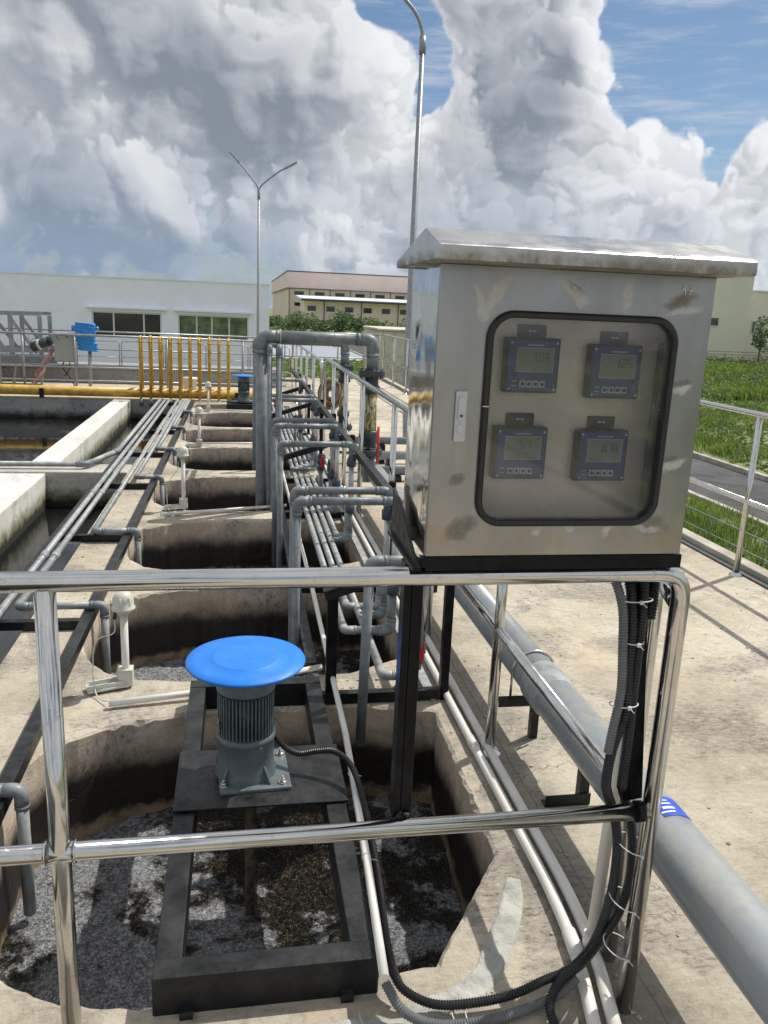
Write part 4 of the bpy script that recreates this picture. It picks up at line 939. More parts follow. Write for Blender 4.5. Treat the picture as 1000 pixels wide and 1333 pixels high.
for k in range(12): m.obox((.338 + random.uniform(-.014, .014), 1.485 + random.uniform(-.005, .004), .550 + random.uniform(-.010, .012)), (.012, .01, .011), Matrix.Rotation(random.uniform(0, 3), 3, 'X') @ Matrix.Rotation(random.uniform(0, 3), 3, 'Z'))
m.build('weld_bead', M['black'], T, bevel=.003)
m = MB(); m.beam((.878, 1.506, .545), (.822, 1.506, 1.118), .012, .046, (1, 0, 0)); m.build('back_plate', M['black_clean'], T, bevel=.001)

# ------------------------------------------------------------------ conduits hanging from the cabinet
def tie(T, c, rx, ry, tail=True, tilt=0):
    m = MB(); pts = []
    for k in range(18):
        a = 2 * PI * k / 18; pts.append((c[0] + rx * math.cos(a), c[1] + ry * math.sin(a), c[2] + tilt * math.cos(a)))
    m.tube(pts, .0015, 6, closed=True); m.obox((c[0] + rx * .1, c[1] - ry - .002, c[2]), (.008, .006, .007))
    if tail: m.cyl((c[0] + rx * .1, c[1] - ry - .003, c[2]), (c[0] + rx * .1 + .006, c[1] - ry - .014, c[2] - .006), .0012, seg=5)
    m.build('cable_tie', M['tie'], T)
T = thing('grey_conduit', 'grey corrugated conduit dropping from the cabinet down the corner post', 'conduit', (.75, 1.5, 1.1))
corrugated([(.70, 1.55, 1.125), (.722, 1.52, 1.112), (.760, 1.49, 1.085), (.785, 1.478, 1.02), (.795, 1.475, .93), (.803, 1.475, .83), (.795, 1.475, .74), (.792, 1.478, .68)], .0105).build('conduit', M['conduit_grey'], T)
T2 = thing('black_conduit', 'black corrugated conduit bundle tied down the corner post beside the cabinet', 'conduit', (.8, 1.5, 1.1))
corrugated([(.73, 1.55, 1.125), (.775, 1.52, 1.108), (.800, 1.495, 1.075), (.812, 1.482, .99), (.817, 1.48, .87), (.822, 1.48, .78), (.802, 1.48, .69), (.800, 1.486, .61), (.815, 1.50, .565), (.842, 1.505, .50), (.858, 1.505, .42), (.868, 1.52, .30), (.872, 1.55, .18), (.850, 1.555, .10), (.79, 1.535, .06), (.72, 1.52, .05), (.64, 1.505, .035), (.55, 1.50, .028), (.45, 1.505, .03), (.38, 1.535, .05), (.352, 1.575, .08)], .0115).build('conduit', M['rubber'], T2)
corrugated([(.76, 1.56, 1.125), (.805, 1.53, 1.108), (.832, 1.50, 1.085), (.838, 1.49, 1.00), (.838, 1.488, .86), (.840, 1.488, .70), (.842, 1.492, .60), (.866, 1.525, .55), (.905, 1.535, .45), (.915, 1.53, .32), (.900, 1.535, .21), (.870, 1.545, .13), (.82, 1.53, .08), (.755, 1.505, .06), (.715, 1.465, .035), (.712, 1.41, .02), (.718, 1.34, .015)], .0115).build('conduit', M['rubber'], T2)
corrugated([(.78, 1.56, 1.12), (.835, 1.54, 1.108), (.862, 1.51, 1.09), (.865, 1.505, 1.04), (.864, 1.505, .985)], .0135).build('conduit', M['rubber'], T2)
for z, rx, xx in ((1.035, .038, .815), (.94, .022, .822), (.795, .032, .818)): tie(T2, (xx, 1.484, z), rx, .019)
for z in (.43, .28, .15): tie(T2, (.890, 1.498, z), .034, .044, z < .4, -.006)
T3 = thing('grey_conduit', 'grey corrugated conduit curving over the deck to the white cable pipe', 'conduit', (.6, 1.4, .02))
corrugated([(.80, 1.515, .052), (.75, 1.495, .032), (.66, 1.475, .018), (.56, 1.462, .014), (.45, 1.462, .016), (.37, 1.485, .04), (.330, 1.53, .085)], .0125).build('conduit', M['conduit_grey'], T3)
tie(T3, (.50, 1.48, .02), .016, .034)
# small vertical pipe beside the railing post
T = plumb('upright_pipe', 'upright white plastic pipe rising beside the near railing post', 'pipe', [(.892, 1.635, .035), (.938, 1.665, 1.02)], .0155, M['pvc_white'], brad=2)
m = MB(); m.tube([(.890, 1.635, .0), (.892, 1.636, .065)], .0205, 14); m.build('tee', M['pvc_white'], T)

# pair of white pipes along the deck, plus the cable pipe over the pits
for i, (x, lab) in enumerate(((.868, 'left white pipe of the pair lying along the pit edge'), (.917, 'right white pipe of the pair lying along the pit edge'))):
    P = [(x - .085, 1.32, .022), (x - .018, 1.62, .022), (x, 1.85, .022), (x - .004, 4.4, .024), (x - .02, 12.5, .022)]
    T = thing('white_pipe', lab, 'pipe', P[1], 'white pipes along the pit edge'); m = MB(); m.tube(fillet(P, .12, 8), .0165, 14); m.build('pipe', M['pvc_white'], T)
    for y in (2.62, 4.9, 7.2):
        m = MB(); m.tube([(x, y, .022), (x, y + .07, .022)], .0195, 14); m.build('coupling', M['pvc_white'], T)
    if i == 0:
        m = MB(); m.tube([(x - .022, 1.60, .023), (x - .012, 1.69, .023)], .020, 14); m.build('coupling', M['pvc_white'], T)
T = thing('cable_pipe', 'thin white cable pipe running over the pits beside the black beam', 'pipe', (.33, 1.5, .12))
m = MB(); m.tube([(.325, 1.51, .115), (.345, 1.90, .118), (.372, 2.60, .120), (.385, 4.2, .12), (.390, 7.6, .10), (.392, 12.5, .06)], .0115, 12); m.build('pipe', M['pvc_white'], T)
for y, x in ((1.93, .346), (2.35, .362)):
    m = MB(); m.cyl((x - .014, y, .118), (x + .03, y - .01, .112), .0014, seg=5); m.tube([(x + .013 * math.cos(a), y, .118 + .013 * math.sin(a)) for a in np.linspace(0, 6.0, 12)], .0015, 5); m.build('cable_tie', M['tie'], T)
T = thing('white_pipe', 'thin white pipe from the nearest level sensor across to the mixer frame', 'pipe', (-.5, 3.1, .03), 'thin white cross pipes'); m = MB(); m.tube([(-.52, 3.10, .022), (-.20, 3.15, .03), (.36, 3.36, .03)], .013, 12); m.build('pipe', M['pvc_white'], T)
T = thing('white_pipe', 'thin white pipe crossing the rim from the second level sensor', 'pipe', (-.5, 6.2, .03), 'thin white cross pipes'); m = MB(); m.tube([(-.60, 6.17, .02), (.37, 6.42, .03)], .013, 12); m.build('pipe', M['pvc_white'], T)
T = thing('white_pipe', 'thin white pipe crossing the rim from the third level sensor', 'pipe', (-.5, 9.2, .03), 'thin white cross pipes'); m = MB(); m.tube([(-.45, 9.42, .03), (.37, 9.5, .03)], .012, 10); m.build('pipe', M['pvc_white'], T)
T = thing('white_pipe', 'thin white pipe crossing the rim from the farthest level sensor', 'pipe', (-.5, 12.5, .03), 'thin white cross pipes'); m = MB(); m.tube([(-.43, 12.52, .03), (.37, 12.45, .03)], .012, 10); m.build('pipe', M['pvc_white'], T)

# ------------------------------------------------------------------ fat grey pipe on the deck
BX, BZ, BR = 1.108, .280, .080
T = thing('main_pipe', 'fat silver grey pipe running along the deck past the cabinet', 'pipe', (BX, 1.5, 0))
m = MB(); m.cyl((BX, .0, BZ), (BX, 2.62, BZ), BR, seg=40); m.cyl((BX, 2.64, BZ), (BX, 6.50, BZ), BR * .965, seg=40); m.build('pipe', M['pvc_big'], T)
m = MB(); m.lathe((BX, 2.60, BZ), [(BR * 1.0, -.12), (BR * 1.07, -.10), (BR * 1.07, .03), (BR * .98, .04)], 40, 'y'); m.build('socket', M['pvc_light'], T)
def ubolt(T, y, r):
    m = MB(); m.tube([(BX - r - .004, y, .17)] + [(BX + (r + .004) * math.cos(a), y, BZ + (r + .004) * math.sin(a)) for a in np.linspace(PI, 0, 14)] + [(BX + r + .004, y, .17)], .005, 8); m.build('u_bolt', M['chrome'], T)
ubolt(T, 2.72, BR)
for y in (2.72, 4.4):
    m = MB(); m.box(BX - .135, BX + .04, y - .020, y + .020, BZ - BR - .034, BZ - BR - .030); m.box(BX - .135, BX + .04, y - .020, y - .016, BZ - BR - .056, BZ - BR - .0345); m.box(BX + .005, BX + .035, y - .015, y + .015, .002, BZ - BR - .0345); m.build('support', M['black'], T)
m = MB(); m.box(BX - .10, BX + .06, 2.262, 2.302, .002, .006); m.box(BX - .10, BX + .06, 2.262, 2.266, .0065, .044); m.box(BX + .02, BX + .055, 2.268, 2.298, .0065, BZ - BR + .002); m.build('support', M['black'], T)
m = MB(); vs = []
for j in range(2):
    for k in range(11):
        a = math.radians(48 + 60 * k / 10); vs.append((BX + (BR + .0012) * math.cos(a), 1.685 + j * .085, BZ + (BR + .0012) * math.sin(a)))
m.add(vs, [(k, k + 1, 11 + k + 1, 11 + k) for k in range(10)], True); lb = m.build('blue_sticker', M['blue_label'], T)
for rr, y0, dy, a0, a1 in ((0, 1.698, .006, 80, 108), (0, 1.713, .010, 76, 100), (0, 1.734, .005, 78, 110), (0, 1.748, .004, 80, 106)):
    m = MB(); vs = []
    for j in range(2):
        for k in range(7):
            a = math.radians(a0 + (a1 - a0) * k / 6); vs.append((BX + (BR + .002) * math.cos(a), y0 + j * dy, BZ + (BR + .002) * math.sin(a)))
    m.add(vs, [(k, k + 1, 7 + k + 1, 7 + k) for k in range(6)], True); m.build('sticker_print', M['label_white'], lb)

# ------------------------------------------------------------------ tall flanged risers
def flange_riser(label, xl, y, xr, ztop, r, zbot_l, group, full=True):
    T = thing('pipe_arch', label, 'pipe', (xl, y, 0), group)
    plumb('', '', '', [(xl, y, zbot_l), (xl, y, ztop), (xr, y, ztop), (xr, y, ztop - .24)], r, M['pvc'], parent=T, seg=20, brad=1.7, efit=1.09)
    def fl(z, h=.022, k=2.3):
        m = MB(); m.lathe((xr, y, z), [(r * .9, -h), (r * k, -h), (r * k, h), (r * .9, h)], 28, smooth=False)
        for a in range(8):
            x, yy = xr + r * k * .82 * math.cos(a * PI / 4), y + r * k * .82 * math.sin(a * PI / 4); m.cyl((x, yy, z - h - .018), (x, yy, z + h + .018), .008, seg=6)
        m.build('flange', M['iron'], T)
    z = ztop - .26
    fl(z)
    m = MB(); m.lathe((xr, y, z), [(r * 1.1, -.16), (r * 1.5, -.155), (r * 1.5, -.10), (r * 1.2, -.095), (r * 1.2, -.02)], 24); m.build('union', M['iron'], T)
    m = MB(); m.cyl((xr, y, z - .16), (xr, y, z - .48), r * 1.12, seg=20); m.build('sight_glass', M['amber'], T)
    m = MB(); m.lathe((xr, y, z - .62), [(r * 1.1, .16), (r * 1.5, .155), (r * 1.5, .10), (r * 1.2, .095), (r * 1.2, .02)], 24); m.build('union', M['iron'], T)
    fl(z - .64)
    m = MB(); m.cyl((xr, y, z - .68), (xr, y, .22), r * 1.05, seg=20); m.build('riser', M['pvc'], T)
    return T
def amber():
    m, t, b = new_mat('stained_sight_glass'); p = t.pos(); n = t.noise(t.vmath('MULTIPLY', p, (60, 60, 14)), 1, 5, .7)
    t.set(b.inputs['Base Color'], t.mix(t.ramp(n, .4, .62), (.10, .08, .025), (.55, .50, .28))); b.inputs['Roughness'].default_value = .15; return m
M['amber'] = amber()
T = flange_riser('nearest tall grey pipe arch with flanges and a stained sight glass', .170, 6.50, 1.045, 1.365, .046, -.45, 'tall grey pipe arches')
m = MB(); m.tube([(.31, 6.5, 1.365)] * 0 + [(.312, 6.5 + .055 * math.cos(a), 1.365 + .055 * math.sin(a)) for a in np.linspace(0, 6.28, 16)], .003, 5); m.build('cable_tie', M['tie'], T)
flange_riser('second tall grey pipe arch with flanges behind the first', .175, 8.70, 1.10, 1.25, .044, -.45, 'tall grey pipe arches')
for x, r, lab in ((.228, .019, 'thin grey standpipe just right of the tall arch leg'), (.300, .024, 'thicker dark standpipe beside the tall arch leg')):
    plumb('standpipe', lab, 'pipe', [(x, 6.42, -.45), (x, 6.42, 1.29), (x, 8.4, 1.23)], r, M['pvc'], 'standpipes by the tall arch')
# pipes crossing the deck behind the cabinet
for i, (y, z, r, mt, lab) in enumerate(((7.55, .10, .045, 'pvc', 'dark grey pipe lying across the deck, lowest of three'), (8.0, .17, .045, 'pvc_big', 'light grey pipe across the deck, middle of three'), (8.5, .24, .040, 'pvc', 'farthest grey pipe of three crossing the deck'))):
    T = thing('deck_pipe', lab, 'pipe', (1.2, y, z), 'pipes crossing the deck'); m = MB(); m.cyl((1.15, y, z), (3.1, y, z), r, seg=16); m.build('pipe', M[mt], T)
    for x in (1.5, 2.6):
        m = MB(); m.box(x - .03, x + .03, y - .07, y + .07, 0, z - r); m.build('support', M['black'], T)

# ------------------------------------------------------------------ black steel frame with posts over the pit edge
T = thing('steel_trestle', 'long black steel frame with sloping arms along the pit edge', 'frame', (.8, 3.07, 0))
m = MB(); m.beam((.775, 2.94, .665), (.775, 12.6, .665), .045, .045); m.build('top_beam', M['black'], T, bevel=.002)
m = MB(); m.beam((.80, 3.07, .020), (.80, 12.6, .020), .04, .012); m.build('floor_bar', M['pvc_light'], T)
for y in (3.07, 4.42, 6.13, 7.4, 8.55, 10.2, 11.8):
    m = MB(); m.box(.835, .870, y - .02, y + .02, .002, .66); m.build('post', M['black_clean'], T, bevel=.002)
    m = MB(); m.box(.335, .83, y - .02, y + .018, .004, .05); m.build('cross_bar', M['black'], T, bevel=.002)
    if y in (3.07, 6.13, 8.55, 10.2):
        m = MB(); m.beam((.335, y, .478), (.835, y, .640), .045, .042); m.build('sloping_arm', M['black'], T, bevel=.002)
m = MB(); m.box(.347, .39, 3.05, 3.09, .052, .472); m.build('inner_post', M['black_clean'], T, bevel=.002)
m = MB(); m.beam((.315, 3.36, .03), (.325, 12.6, .03), .05, .045); m.build('inner_beam', M['black'], T, bevel=.002)

# grey dosing pipe arches with flow tubes
def arch(label, y, zt=.735, xl=.258, xr=.725, flow=True, r=.0195, zl=-.45):
    T = thing('dosing_arch', label, 'pipe', (xl, y, 0), 'grey dosing pipe arches')
    pts = [(xl, y, zl), (xl, y, zt), (xr, y, zt), (xr, y, zt - .10)]
    plumb('', '', '', pts, r, M['pvc'], parent=T, seg=14)
    if flow:
        def uni(z):
            m = MB(); m.lathe((xr, y, z), [(r * .9, -.032), (r * 1.55, -.03), (r * 1.65, -.01), (r * 1.65, .018), (r * 1.25, .022), (r * 1.25, .034), (r * .9, .035)], 12); m.build('union', M['union'], T)
        uni(zt - .115)
        m = MB(); m.cyl((xr, y, zt - .15), (xr, y, zt - .40), r * .85, seg=14); m.build('flow_tube', M['clear'], T)
        m = MB(); m.cyl((xr, y, zt - .34), (xr, y, zt - .39), r * .8, seg=10); m.build('red_float', M['red'], T)
        m = MB(); m.cyl((xr, y, zt - .16), (xr, y, zt - .34), r * .12, seg=6); m.build('guide_rod', M['chrome'], T)
        uni(zt - .43)
        plumb('', '', '', [(xr, y, zt - .46), (xr, y, .085), (xr - .12, y, .085)], r, M['pvc'], parent=T, seg=12)
    return T
names = ['nearest', 'second', 'third', 'fourth', 'fifth', 'sixth', 'seventh', 'eighth']
for nm, y in zip(names, (3.62, 3.84, 5.22, 6.02, 6.34, 7.75, 8.1, 9.9)):
    arch('%s low grey pipe arch with a flow tube beyond the front railing' % nm, y)
T = plumb('drop_pipe', 'slim grey pipe dropping into the near pit behind the railing', 'pipe', [(.475, 2.90, -.10), (.49, 2.92, .665), (.70, 2.94, .665), (.70, 2.94, .30)], .0195, M['pvc'])
# bundle of grey pipes low beside the frame
def low_pipe(label, x, y0, y1, xr=.72, z=.078, r=.019, up=None):
    pts = [(xr, y1, z)] if y1 > 8 and up else []
    P = [(x, y1, z), (x, y0, z), (xr, y0, z)]
    if up: P.append((xr, y0, up))
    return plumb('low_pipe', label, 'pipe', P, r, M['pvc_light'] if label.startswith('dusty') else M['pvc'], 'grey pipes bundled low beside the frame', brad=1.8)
ords = ['leftmost', 'second', 'third', 'fourth', 'fifth']
for k in range(5): low_pipe('dusty grey low pipe, %s of the far bundle beyond the tall arch' % ords[k], .50 + k * .052, 7.70 + k * .07, 12.6)
for k, (y0, up) in enumerate(((3.66, .3), (3.98, .3), (3.15, .06), (5.35, .3), (6.10, .3))):
    low_pipe('dusty grey low pipe, %s of the near bundle behind the railing' % ords[k], .50 + k * .052, y0, 7.45 - k * .03, up=up, xr=.725 if k != 2 else .70)
# ball valves
def valve(label, x, y, z, mat):
    T = thing('ball_valve', label, 'valve', (x, y, z), 'ball valves on the dosing pipes')
    m = MB(); m.lathe((x, y, z), [(.02, -.07), (.03, -.065), (.03, -.035), (.024, -.03), (.034, -.02), (.034, .02), (.024, .03), (.03, .035), (.03, .065), (.02, .07)], 14); m.build('body', M['union'], T)
    m = MB(); m.cyl((x, y, z), (x, y - .05, z), .014, seg=10); m.obox((x, y - .06, z + .01), (.022, .018, .09)); m.build('handle', mat, T, bevel=.004)
    m = MB(); m.cyl((x, y, z - .07), (x, y, .07), .018, seg=10); m.build('pipe', M['pvc'], T)
valve('ball valve with red handle behind the near black post', .770, 3.22, .17, M['red'])
valve('ball valve with orange handle under the second pair of arches', .735, 6.50, .32, M['orange'])
valve('ball valve with red handle left of the orange one', .665, 6.60, .36, M['red'])
valve('distant ball valve with red handle at the far bundle', .62, 9.2, .33, M['red']); valve('distant ball valve with orange handle by the far arches', .66, 8.9, .33, M['orange']); valve('farthest red handled ball valve near the end of the frame', .55, 11.2, .35, M['red']); valve('farthest orange handled ball valve near the end of the frame', .48, 11.0, .35, M['orange'])

# ------------------------------------------------------------------ mixer on its frame
def mixer(label, cx, cy, near, s=1.0):
    T = thing('mixer_motor', label, 'mixer motor', (cx, cy, .1), 'mixer motors with blue rain caps'); z0 = .108
    m = MB(); rot = Matrix.Rotation(math.radians(3), 3, 'Z'); m.obox((cx + .025, cy, z0 + .008), (.225, .235, .014), rot); m.build('base_plate', M['motor'], T, bevel=.004)
    if near:
        for px, py in ((.115, -.085), (.115, .085), (-.07, -.09), (-.07, .09)):
            m = MB(); m.cyl((cx + px, cy + py, z0 + .015), (cx + px, cy + py, z0 + .019), .014, seg=16); m.cyl((cx + px, cy + py, z0 + .019), (cx + px, cy + py, z0 + .029), .009, seg=6); m.cyl((cx + px, cy + py, z0 + .029), (cx + px, cy + py, z0 + .038), .0045, seg=8); m.build('bolt', M['chrome'], T)
        for sx, sy in ((1, -1), (1, 1), (-1, -1)):
            m = MB(); a = math.radians(-50 if sy < 0 else 50); dx, dy = math.cos(a) * sx, math.sin(a)
            p = Vector((cx + dx * .078, cy + dy * .078, 0)); q = Vector((cx + dx * .125, cy + dy * .125, 0)); n_ = Vector((-dy, dx, 0)) * .004
            m.add([p - n_ + Vector((0, 0, z0 + .015)), q - n_ + Vector((0, 0, z0 + .015)), p - n_ + Vector((0, 0, z0 + .085)), p + n_ + Vector((0, 0, z0 + .015)), q + n_ + Vector((0, 0, z0 + .015)), p + n_ + Vector((0, 0, z0 + .085))], [(0, 1, 2), (3, 4, 5), (0, 1, 4, 3), (1, 2, 5, 4), (0, 2, 5, 3)]); m.build('gusset', M['motor'], T)
    m = MB(); m.lathe((cx, cy, z0 + .015), [(.098, 0), (.098, .010), (.092, .022), (.089, .118), (.094, .124), (.094, .142), (.082, .148), (.0, .148)], 40); m.build('gearbox', M['motor'], T)
    # finned body
    m = MB(); m.cyl((cx, cy, z0 + .147), (cx, cy, z0 + .312), .074, seg=32)
    nf = 46 if near else 16
    for k in range(nf):
        a = 2 * PI * k / nf; R_ = Matrix.Rotation(a, 3, 'Z'); m.obox(Vector((cx, cy, z0 + .230)) + R_ @ Vector((.0795, 0, 0)), (.021, .0042, .150), R_)
    m.build('finned_body', M['motor'], T)
    m = MB(); m.lathe((cx, cy, z0), [(.0, .309), (.090, .309), (.093, .313), (.093, .318), (.091, .320), (.091, .380), (.088, .392), (.0, .395)], 40); m.build('fan_cowl', M['motor'], T)
    m = MB(); m.lathe((cx, cy, z0), [(.012, .39), (.012, .406)], 12); m.build('cap_stem', M['motor'], T)
    m = MB(); zc = z0 + .405; m.lathe((cx, cy, zc), [(.0, -.002), (.176, -.008), (.184, -.008), (.1875, -.003), (.185, .002), (.150, .0055), (.106, .0090), (.1035, .0112), (.099, .0120), (.045, .0130), (.0, .0133)], 64); m.build('rain_cap', M['blue_cap'], T)
    m = MB(); m.cyl((cx + .015, cy, -.60 if near else -.45), (cx + .015, cy, z0), .0175, seg=16); m.cyl((cx + .015, cy, z0 - .03), (cx + .015, cy, z0), .024, seg=16); m.build('shaft', M['rust'], T)
    m = MB(); m.obox((cx, cy + .088, z0 + .20), (.07, .05, .07)); m.build('terminal_box', M['motor'], T, bevel=.006)
    m = MB(); m.obox((cx - .086, cy - .035, z0 + .20), (.006, .04, .03)); m.build('rating_plate', M['chrome'], T)
    return T
mixer('near grey mixer motor under a bright blue round cap', .018, 2.40, True)
mixer('distant grey mixer motor under a blue cap by the yellow pipe', .06, 13.05, False)
T = thing('cable', 'black corrugated cable looping from the near mixer down to the deck', 'cable', (.12, 2.45, .2))
corrugated([(.100, 2.47, .225), (.135, 2.44, .185), (.185, 2.40, .172), (.245, 2.385, .185), (.305, 2.36, .195), (.352, 2.30, .175), (.372, 2.20, .135), (.378, 2.05, .10), (.372, 1.85, .085), (.360, 1.70, .08), (.358, 1.60, .075), (.372, 1.55, .05)], .0105).build('conduit', M['rubber'], T)
def mixer_frame(label, x0, x1, y0, y1, yc):
    T = thing('steel_stand', label, 'frame', (x0, y0, 0), 'black frames over the pits'); h = .102; w_ = .062
    m = MB(); m.box(x0, x0 + w_, y0 + w_, y1 - w_, .0, h - .002); m.build('side_channel', M['black'], T, bevel=.003); m = MB(); m.box(x1 - w_, x1, y0 + w_, y1 - w_, .0, h - .002); m.build('side_channel', M['black'], T, bevel=.003)
    m = MB(); m.box(x0 - .002, x1 + .002, y0, y0 + w_, -.008, h); m.build('front_channel', M['black'], T, bevel=.004); m = MB(); m.box(x0, x1, y1 - w_, y1, 0, h); m.build('rear_channel', M['black'], T, bevel=.003)
    m = MB(); m.box(x0 - .004, x1 + .008, yc - .185, yc + .155, h + .001, h + .0085); m.build('motor_plate', M['black'], T, bevel=.002)
    for x in (x0 + .06, x1 - .09):
        m = MB(); m.box(x, x + .03, y0 - .02, y0 + .02, -.0, .022); m.build('foot', M['black'], T)
mixer_frame('black steel channel frame carrying the near mixer over the pit', -.198, .325, 1.585, 3.12, 2.40)
mixer_frame('small black frame carrying the distant mixer', -.2, .32, 12.66, 13.5, 13.05)

# ------------------------------------------------------------------ level sensors with domed heads
def sensor(label, x, y, z=0, ztop=.44):
    T = thing('level_sensor', label, 'sensor', (x, y, 0), 'white domed level sensors')
    m = MB(); m.obox((x - .075, y - .025, .016), (.165, .075, .010), Matrix.Rotation(.35, 3, 'Z')); m.obox((x - .075, y + .0, .028), (.15, .008, .022), Matrix.Rotation(.35, 3, 'Z')); m.obox((x - .075, y - .055, .028), (.15, .008, .022), Matrix.Rotation(.35, 3, 'Z')); m.build('bracket', M['beige_plastic'], T, bevel=.002)
    m = MB(); m.box(x - .03, x + .03, y - .028, y + .028, .012, .085)
    for k in range(5): m.box(x - .034, x - .030, y - .026 + k * .012, y - .022 + k * .012, .02, .09)
    m.build('clamp', M['beige_plastic'], T, bevel=.004)
    m = MB(); m.cyl((x, y, -.10), (x, y, ztop - .06), .0155, seg=18); m.build('stem', M['pvc_white'], T)
    m = MB(); m.lathe((x, y, ztop), [(.018, -.062), (.030, -.060), (.034, -.045), (.048, -.042), (.0485, -.034), (.043, -.030), (.042, -.005), (.036, .018), (.022, .032), (.0, .037)], 28)
    for k in range(6):
        a = k * PI / 3 + .3; m.lathe((x + .036 * math.cos(a), y + .036 * math.sin(a), ztop + .003), [(.0, .014), (.007, .010), (.008, -.02)], 8)
    m.build('domed_head', M['beige_plastic'], T)
    m = MB(); m.cyl((x - .032, y - .01, ztop - .055), (x - .036, y - .012, ztop - .082), .007, seg=8); m.build('cable_gland', M['rubber'], T)
    m = MB(); m.tube(spline([(x - .036, y - .012, ztop - .08), (x - .040, y - .02, ztop - .14), (x - .11, y - .03, .22), (x - .125, y - .04, .10), (x - .11, y - .09, .02), (x - .08, y - .14, .012), (x - .05, y - .17, .018)], 8), .0028, 6); m.build('sensor_cable', M['beige_plastic'], T)
sensor('nearest white domed level sensor left of the mixer', -.478, 3.30, ztop=.392); sensor('second white domed level sensor beyond the front railing', -.440, 6.42, ztop=.47); sensor('third white domed level sensor by the far pipe bundle', -.455, 9.35, ztop=.42); sensor('farthest white domed level sensor before the yellow pipe', -.47, 12.5, ztop=.42)

# ------------------------------------------------------------------ ladder-like pipe rack on the left strip
T = thing('pipe_rack', 'black ladder shaped steel rack on the concrete strip left of the pits', 'rack', (-.76, 2, 0))
m = MB(); m.beam((-.755, 1.0, .030), (-.755, 13.6, .030), .052, .052); m.build('side_rail', M['black'], T, bevel=.003)
m = MB(); m.beam((-1.215, 1.0, .030), (-1.215, 13.6, .030), .045, .052); m.build('side_rail', M['black'], T, bevel=.003)
for y in (2.42, 3.96, 5.51, 7.14, 8.67, 10.25, 11.8, 13.2):
    m = MB(); m.beam((-1.19, y, .028), (-.784, y, .028), .045, .045, (0, 0, 1)); m.build('cross_bar', M['black'], T, bevel=.003)
ZL = .078
bends = [(-1.165, 2.43), (-1.10, 4.08), (-.968, 5.50), (-.905, 7.28), (-.860, 8.74), (-.820, 10.3), (-.79, 11.85)]
for k, (x, y) in enumerate(bends):
    yf = 13.3 if k < 5 else 13.3
    xs = -1.10 if k == 1 else x
    lab = '%s grey pipe on the ladder rack bending down into its pit' % ['first', 'second', 'third', 'fourth', 'fifth', 'sixth', 'seventh'][k]
    P = [(x - .0, yf, ZL)] + ([(-1.105, yf, ZL)] if 0 else []) + [(x, y, ZL), (-.685, y, ZL), (-.685, y, -.38)]
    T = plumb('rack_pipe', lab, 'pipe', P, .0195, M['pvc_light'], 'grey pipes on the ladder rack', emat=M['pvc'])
    m = MB()
    for yy in (4.9, 6.6, 9.7, 11.5):
        if yy > y + .5: m.tube([(x, yy, ZL), (x, yy + .09, ZL)], .0235, 12)
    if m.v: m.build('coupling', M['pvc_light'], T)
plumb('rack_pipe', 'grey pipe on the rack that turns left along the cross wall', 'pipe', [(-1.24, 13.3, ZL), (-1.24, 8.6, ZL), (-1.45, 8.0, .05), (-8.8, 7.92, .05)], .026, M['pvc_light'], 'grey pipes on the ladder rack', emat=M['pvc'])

# ------------------------------------------------------------------ yellow pipe and risers
T = thing('yellow_pipe', 'long yellow pipe lying along the far end of the tanks', 'pipe', (-3, 13.95, .1))
m = MB(); m.cyl((-9, 13.97, .115), (.45, 13.97, .105), .080, seg=24); m.build('pipe', M['yellow'], T)
for x in (-3.15, -6.2, -.05):
    m = MB(); m.box(x - .035, x + .035, 13.865, 13.885, -.13, .15); m.box(x + .036, x + .22, 13.885, 13.95, -.03, -.004); m.build('support', M['black'], T)
m = MB(); m.lathe((-.95, 13.97, .112), [(.08, -.05), (.088, -.045), (.088, .045), (.08, .05)], 24, 'y') if 0 else m.tube([(-1.0, 13.97, .112), (-.9, 13.97, .112)], .088, 20); m.build('coupling', M['yellow'], T)
for k in range(10):
    x = -1.60 + k * .1567
    T = thing('yellow_riser', '%s upright yellow air pipe from the left' % ['first', 'second', 'third', 'fourth', 'fifth', 'sixth', 'seventh', 'eighth', 'ninth', 'tenth'][k], 'pipe', (x, 13.84, 0), 'upright yellow air pipes')
    m = MB(); m.tube(fillet([(x, 13.84, -.02), (x + random.uniform(-.008, .008), 13.84, 1.02 + random.uniform(-.012, .012)), (x + .01, 14.02, 1.02), (x + .01, 14.02, .60), (x + .01, 14.02, .15)], .05, 6), .022, 12); m.build('pipe', M['yellow'], T)
    m = MB(); m.cyl((x, 13.84, -.09), (x, 13.84, .02), .030, seg=12); m.build('sleeve', M['pvc'], T)
    m = MB(); m.cyl((x, 13.84, .93), (x, 13.84, .96), .029, seg=12); m.cyl((x + .03, 13.84, .80), (x + .045, 13.84, .80), .012, seg=8); m.build('clip', M['yellow'], T)
T = thing('white_bucket', 'small white plastic tub standing behind the yellow pipe', 'tub', (-.85, 14.4, 0)); m = MB(); m.lathe((-.85, 14.4, 0), [(.0, .0), (.10, .0), (.12, .30), (.135, .31), (.13, .34), (.0, .35)], 20); m.build('tub', M['pvc_white'], T)

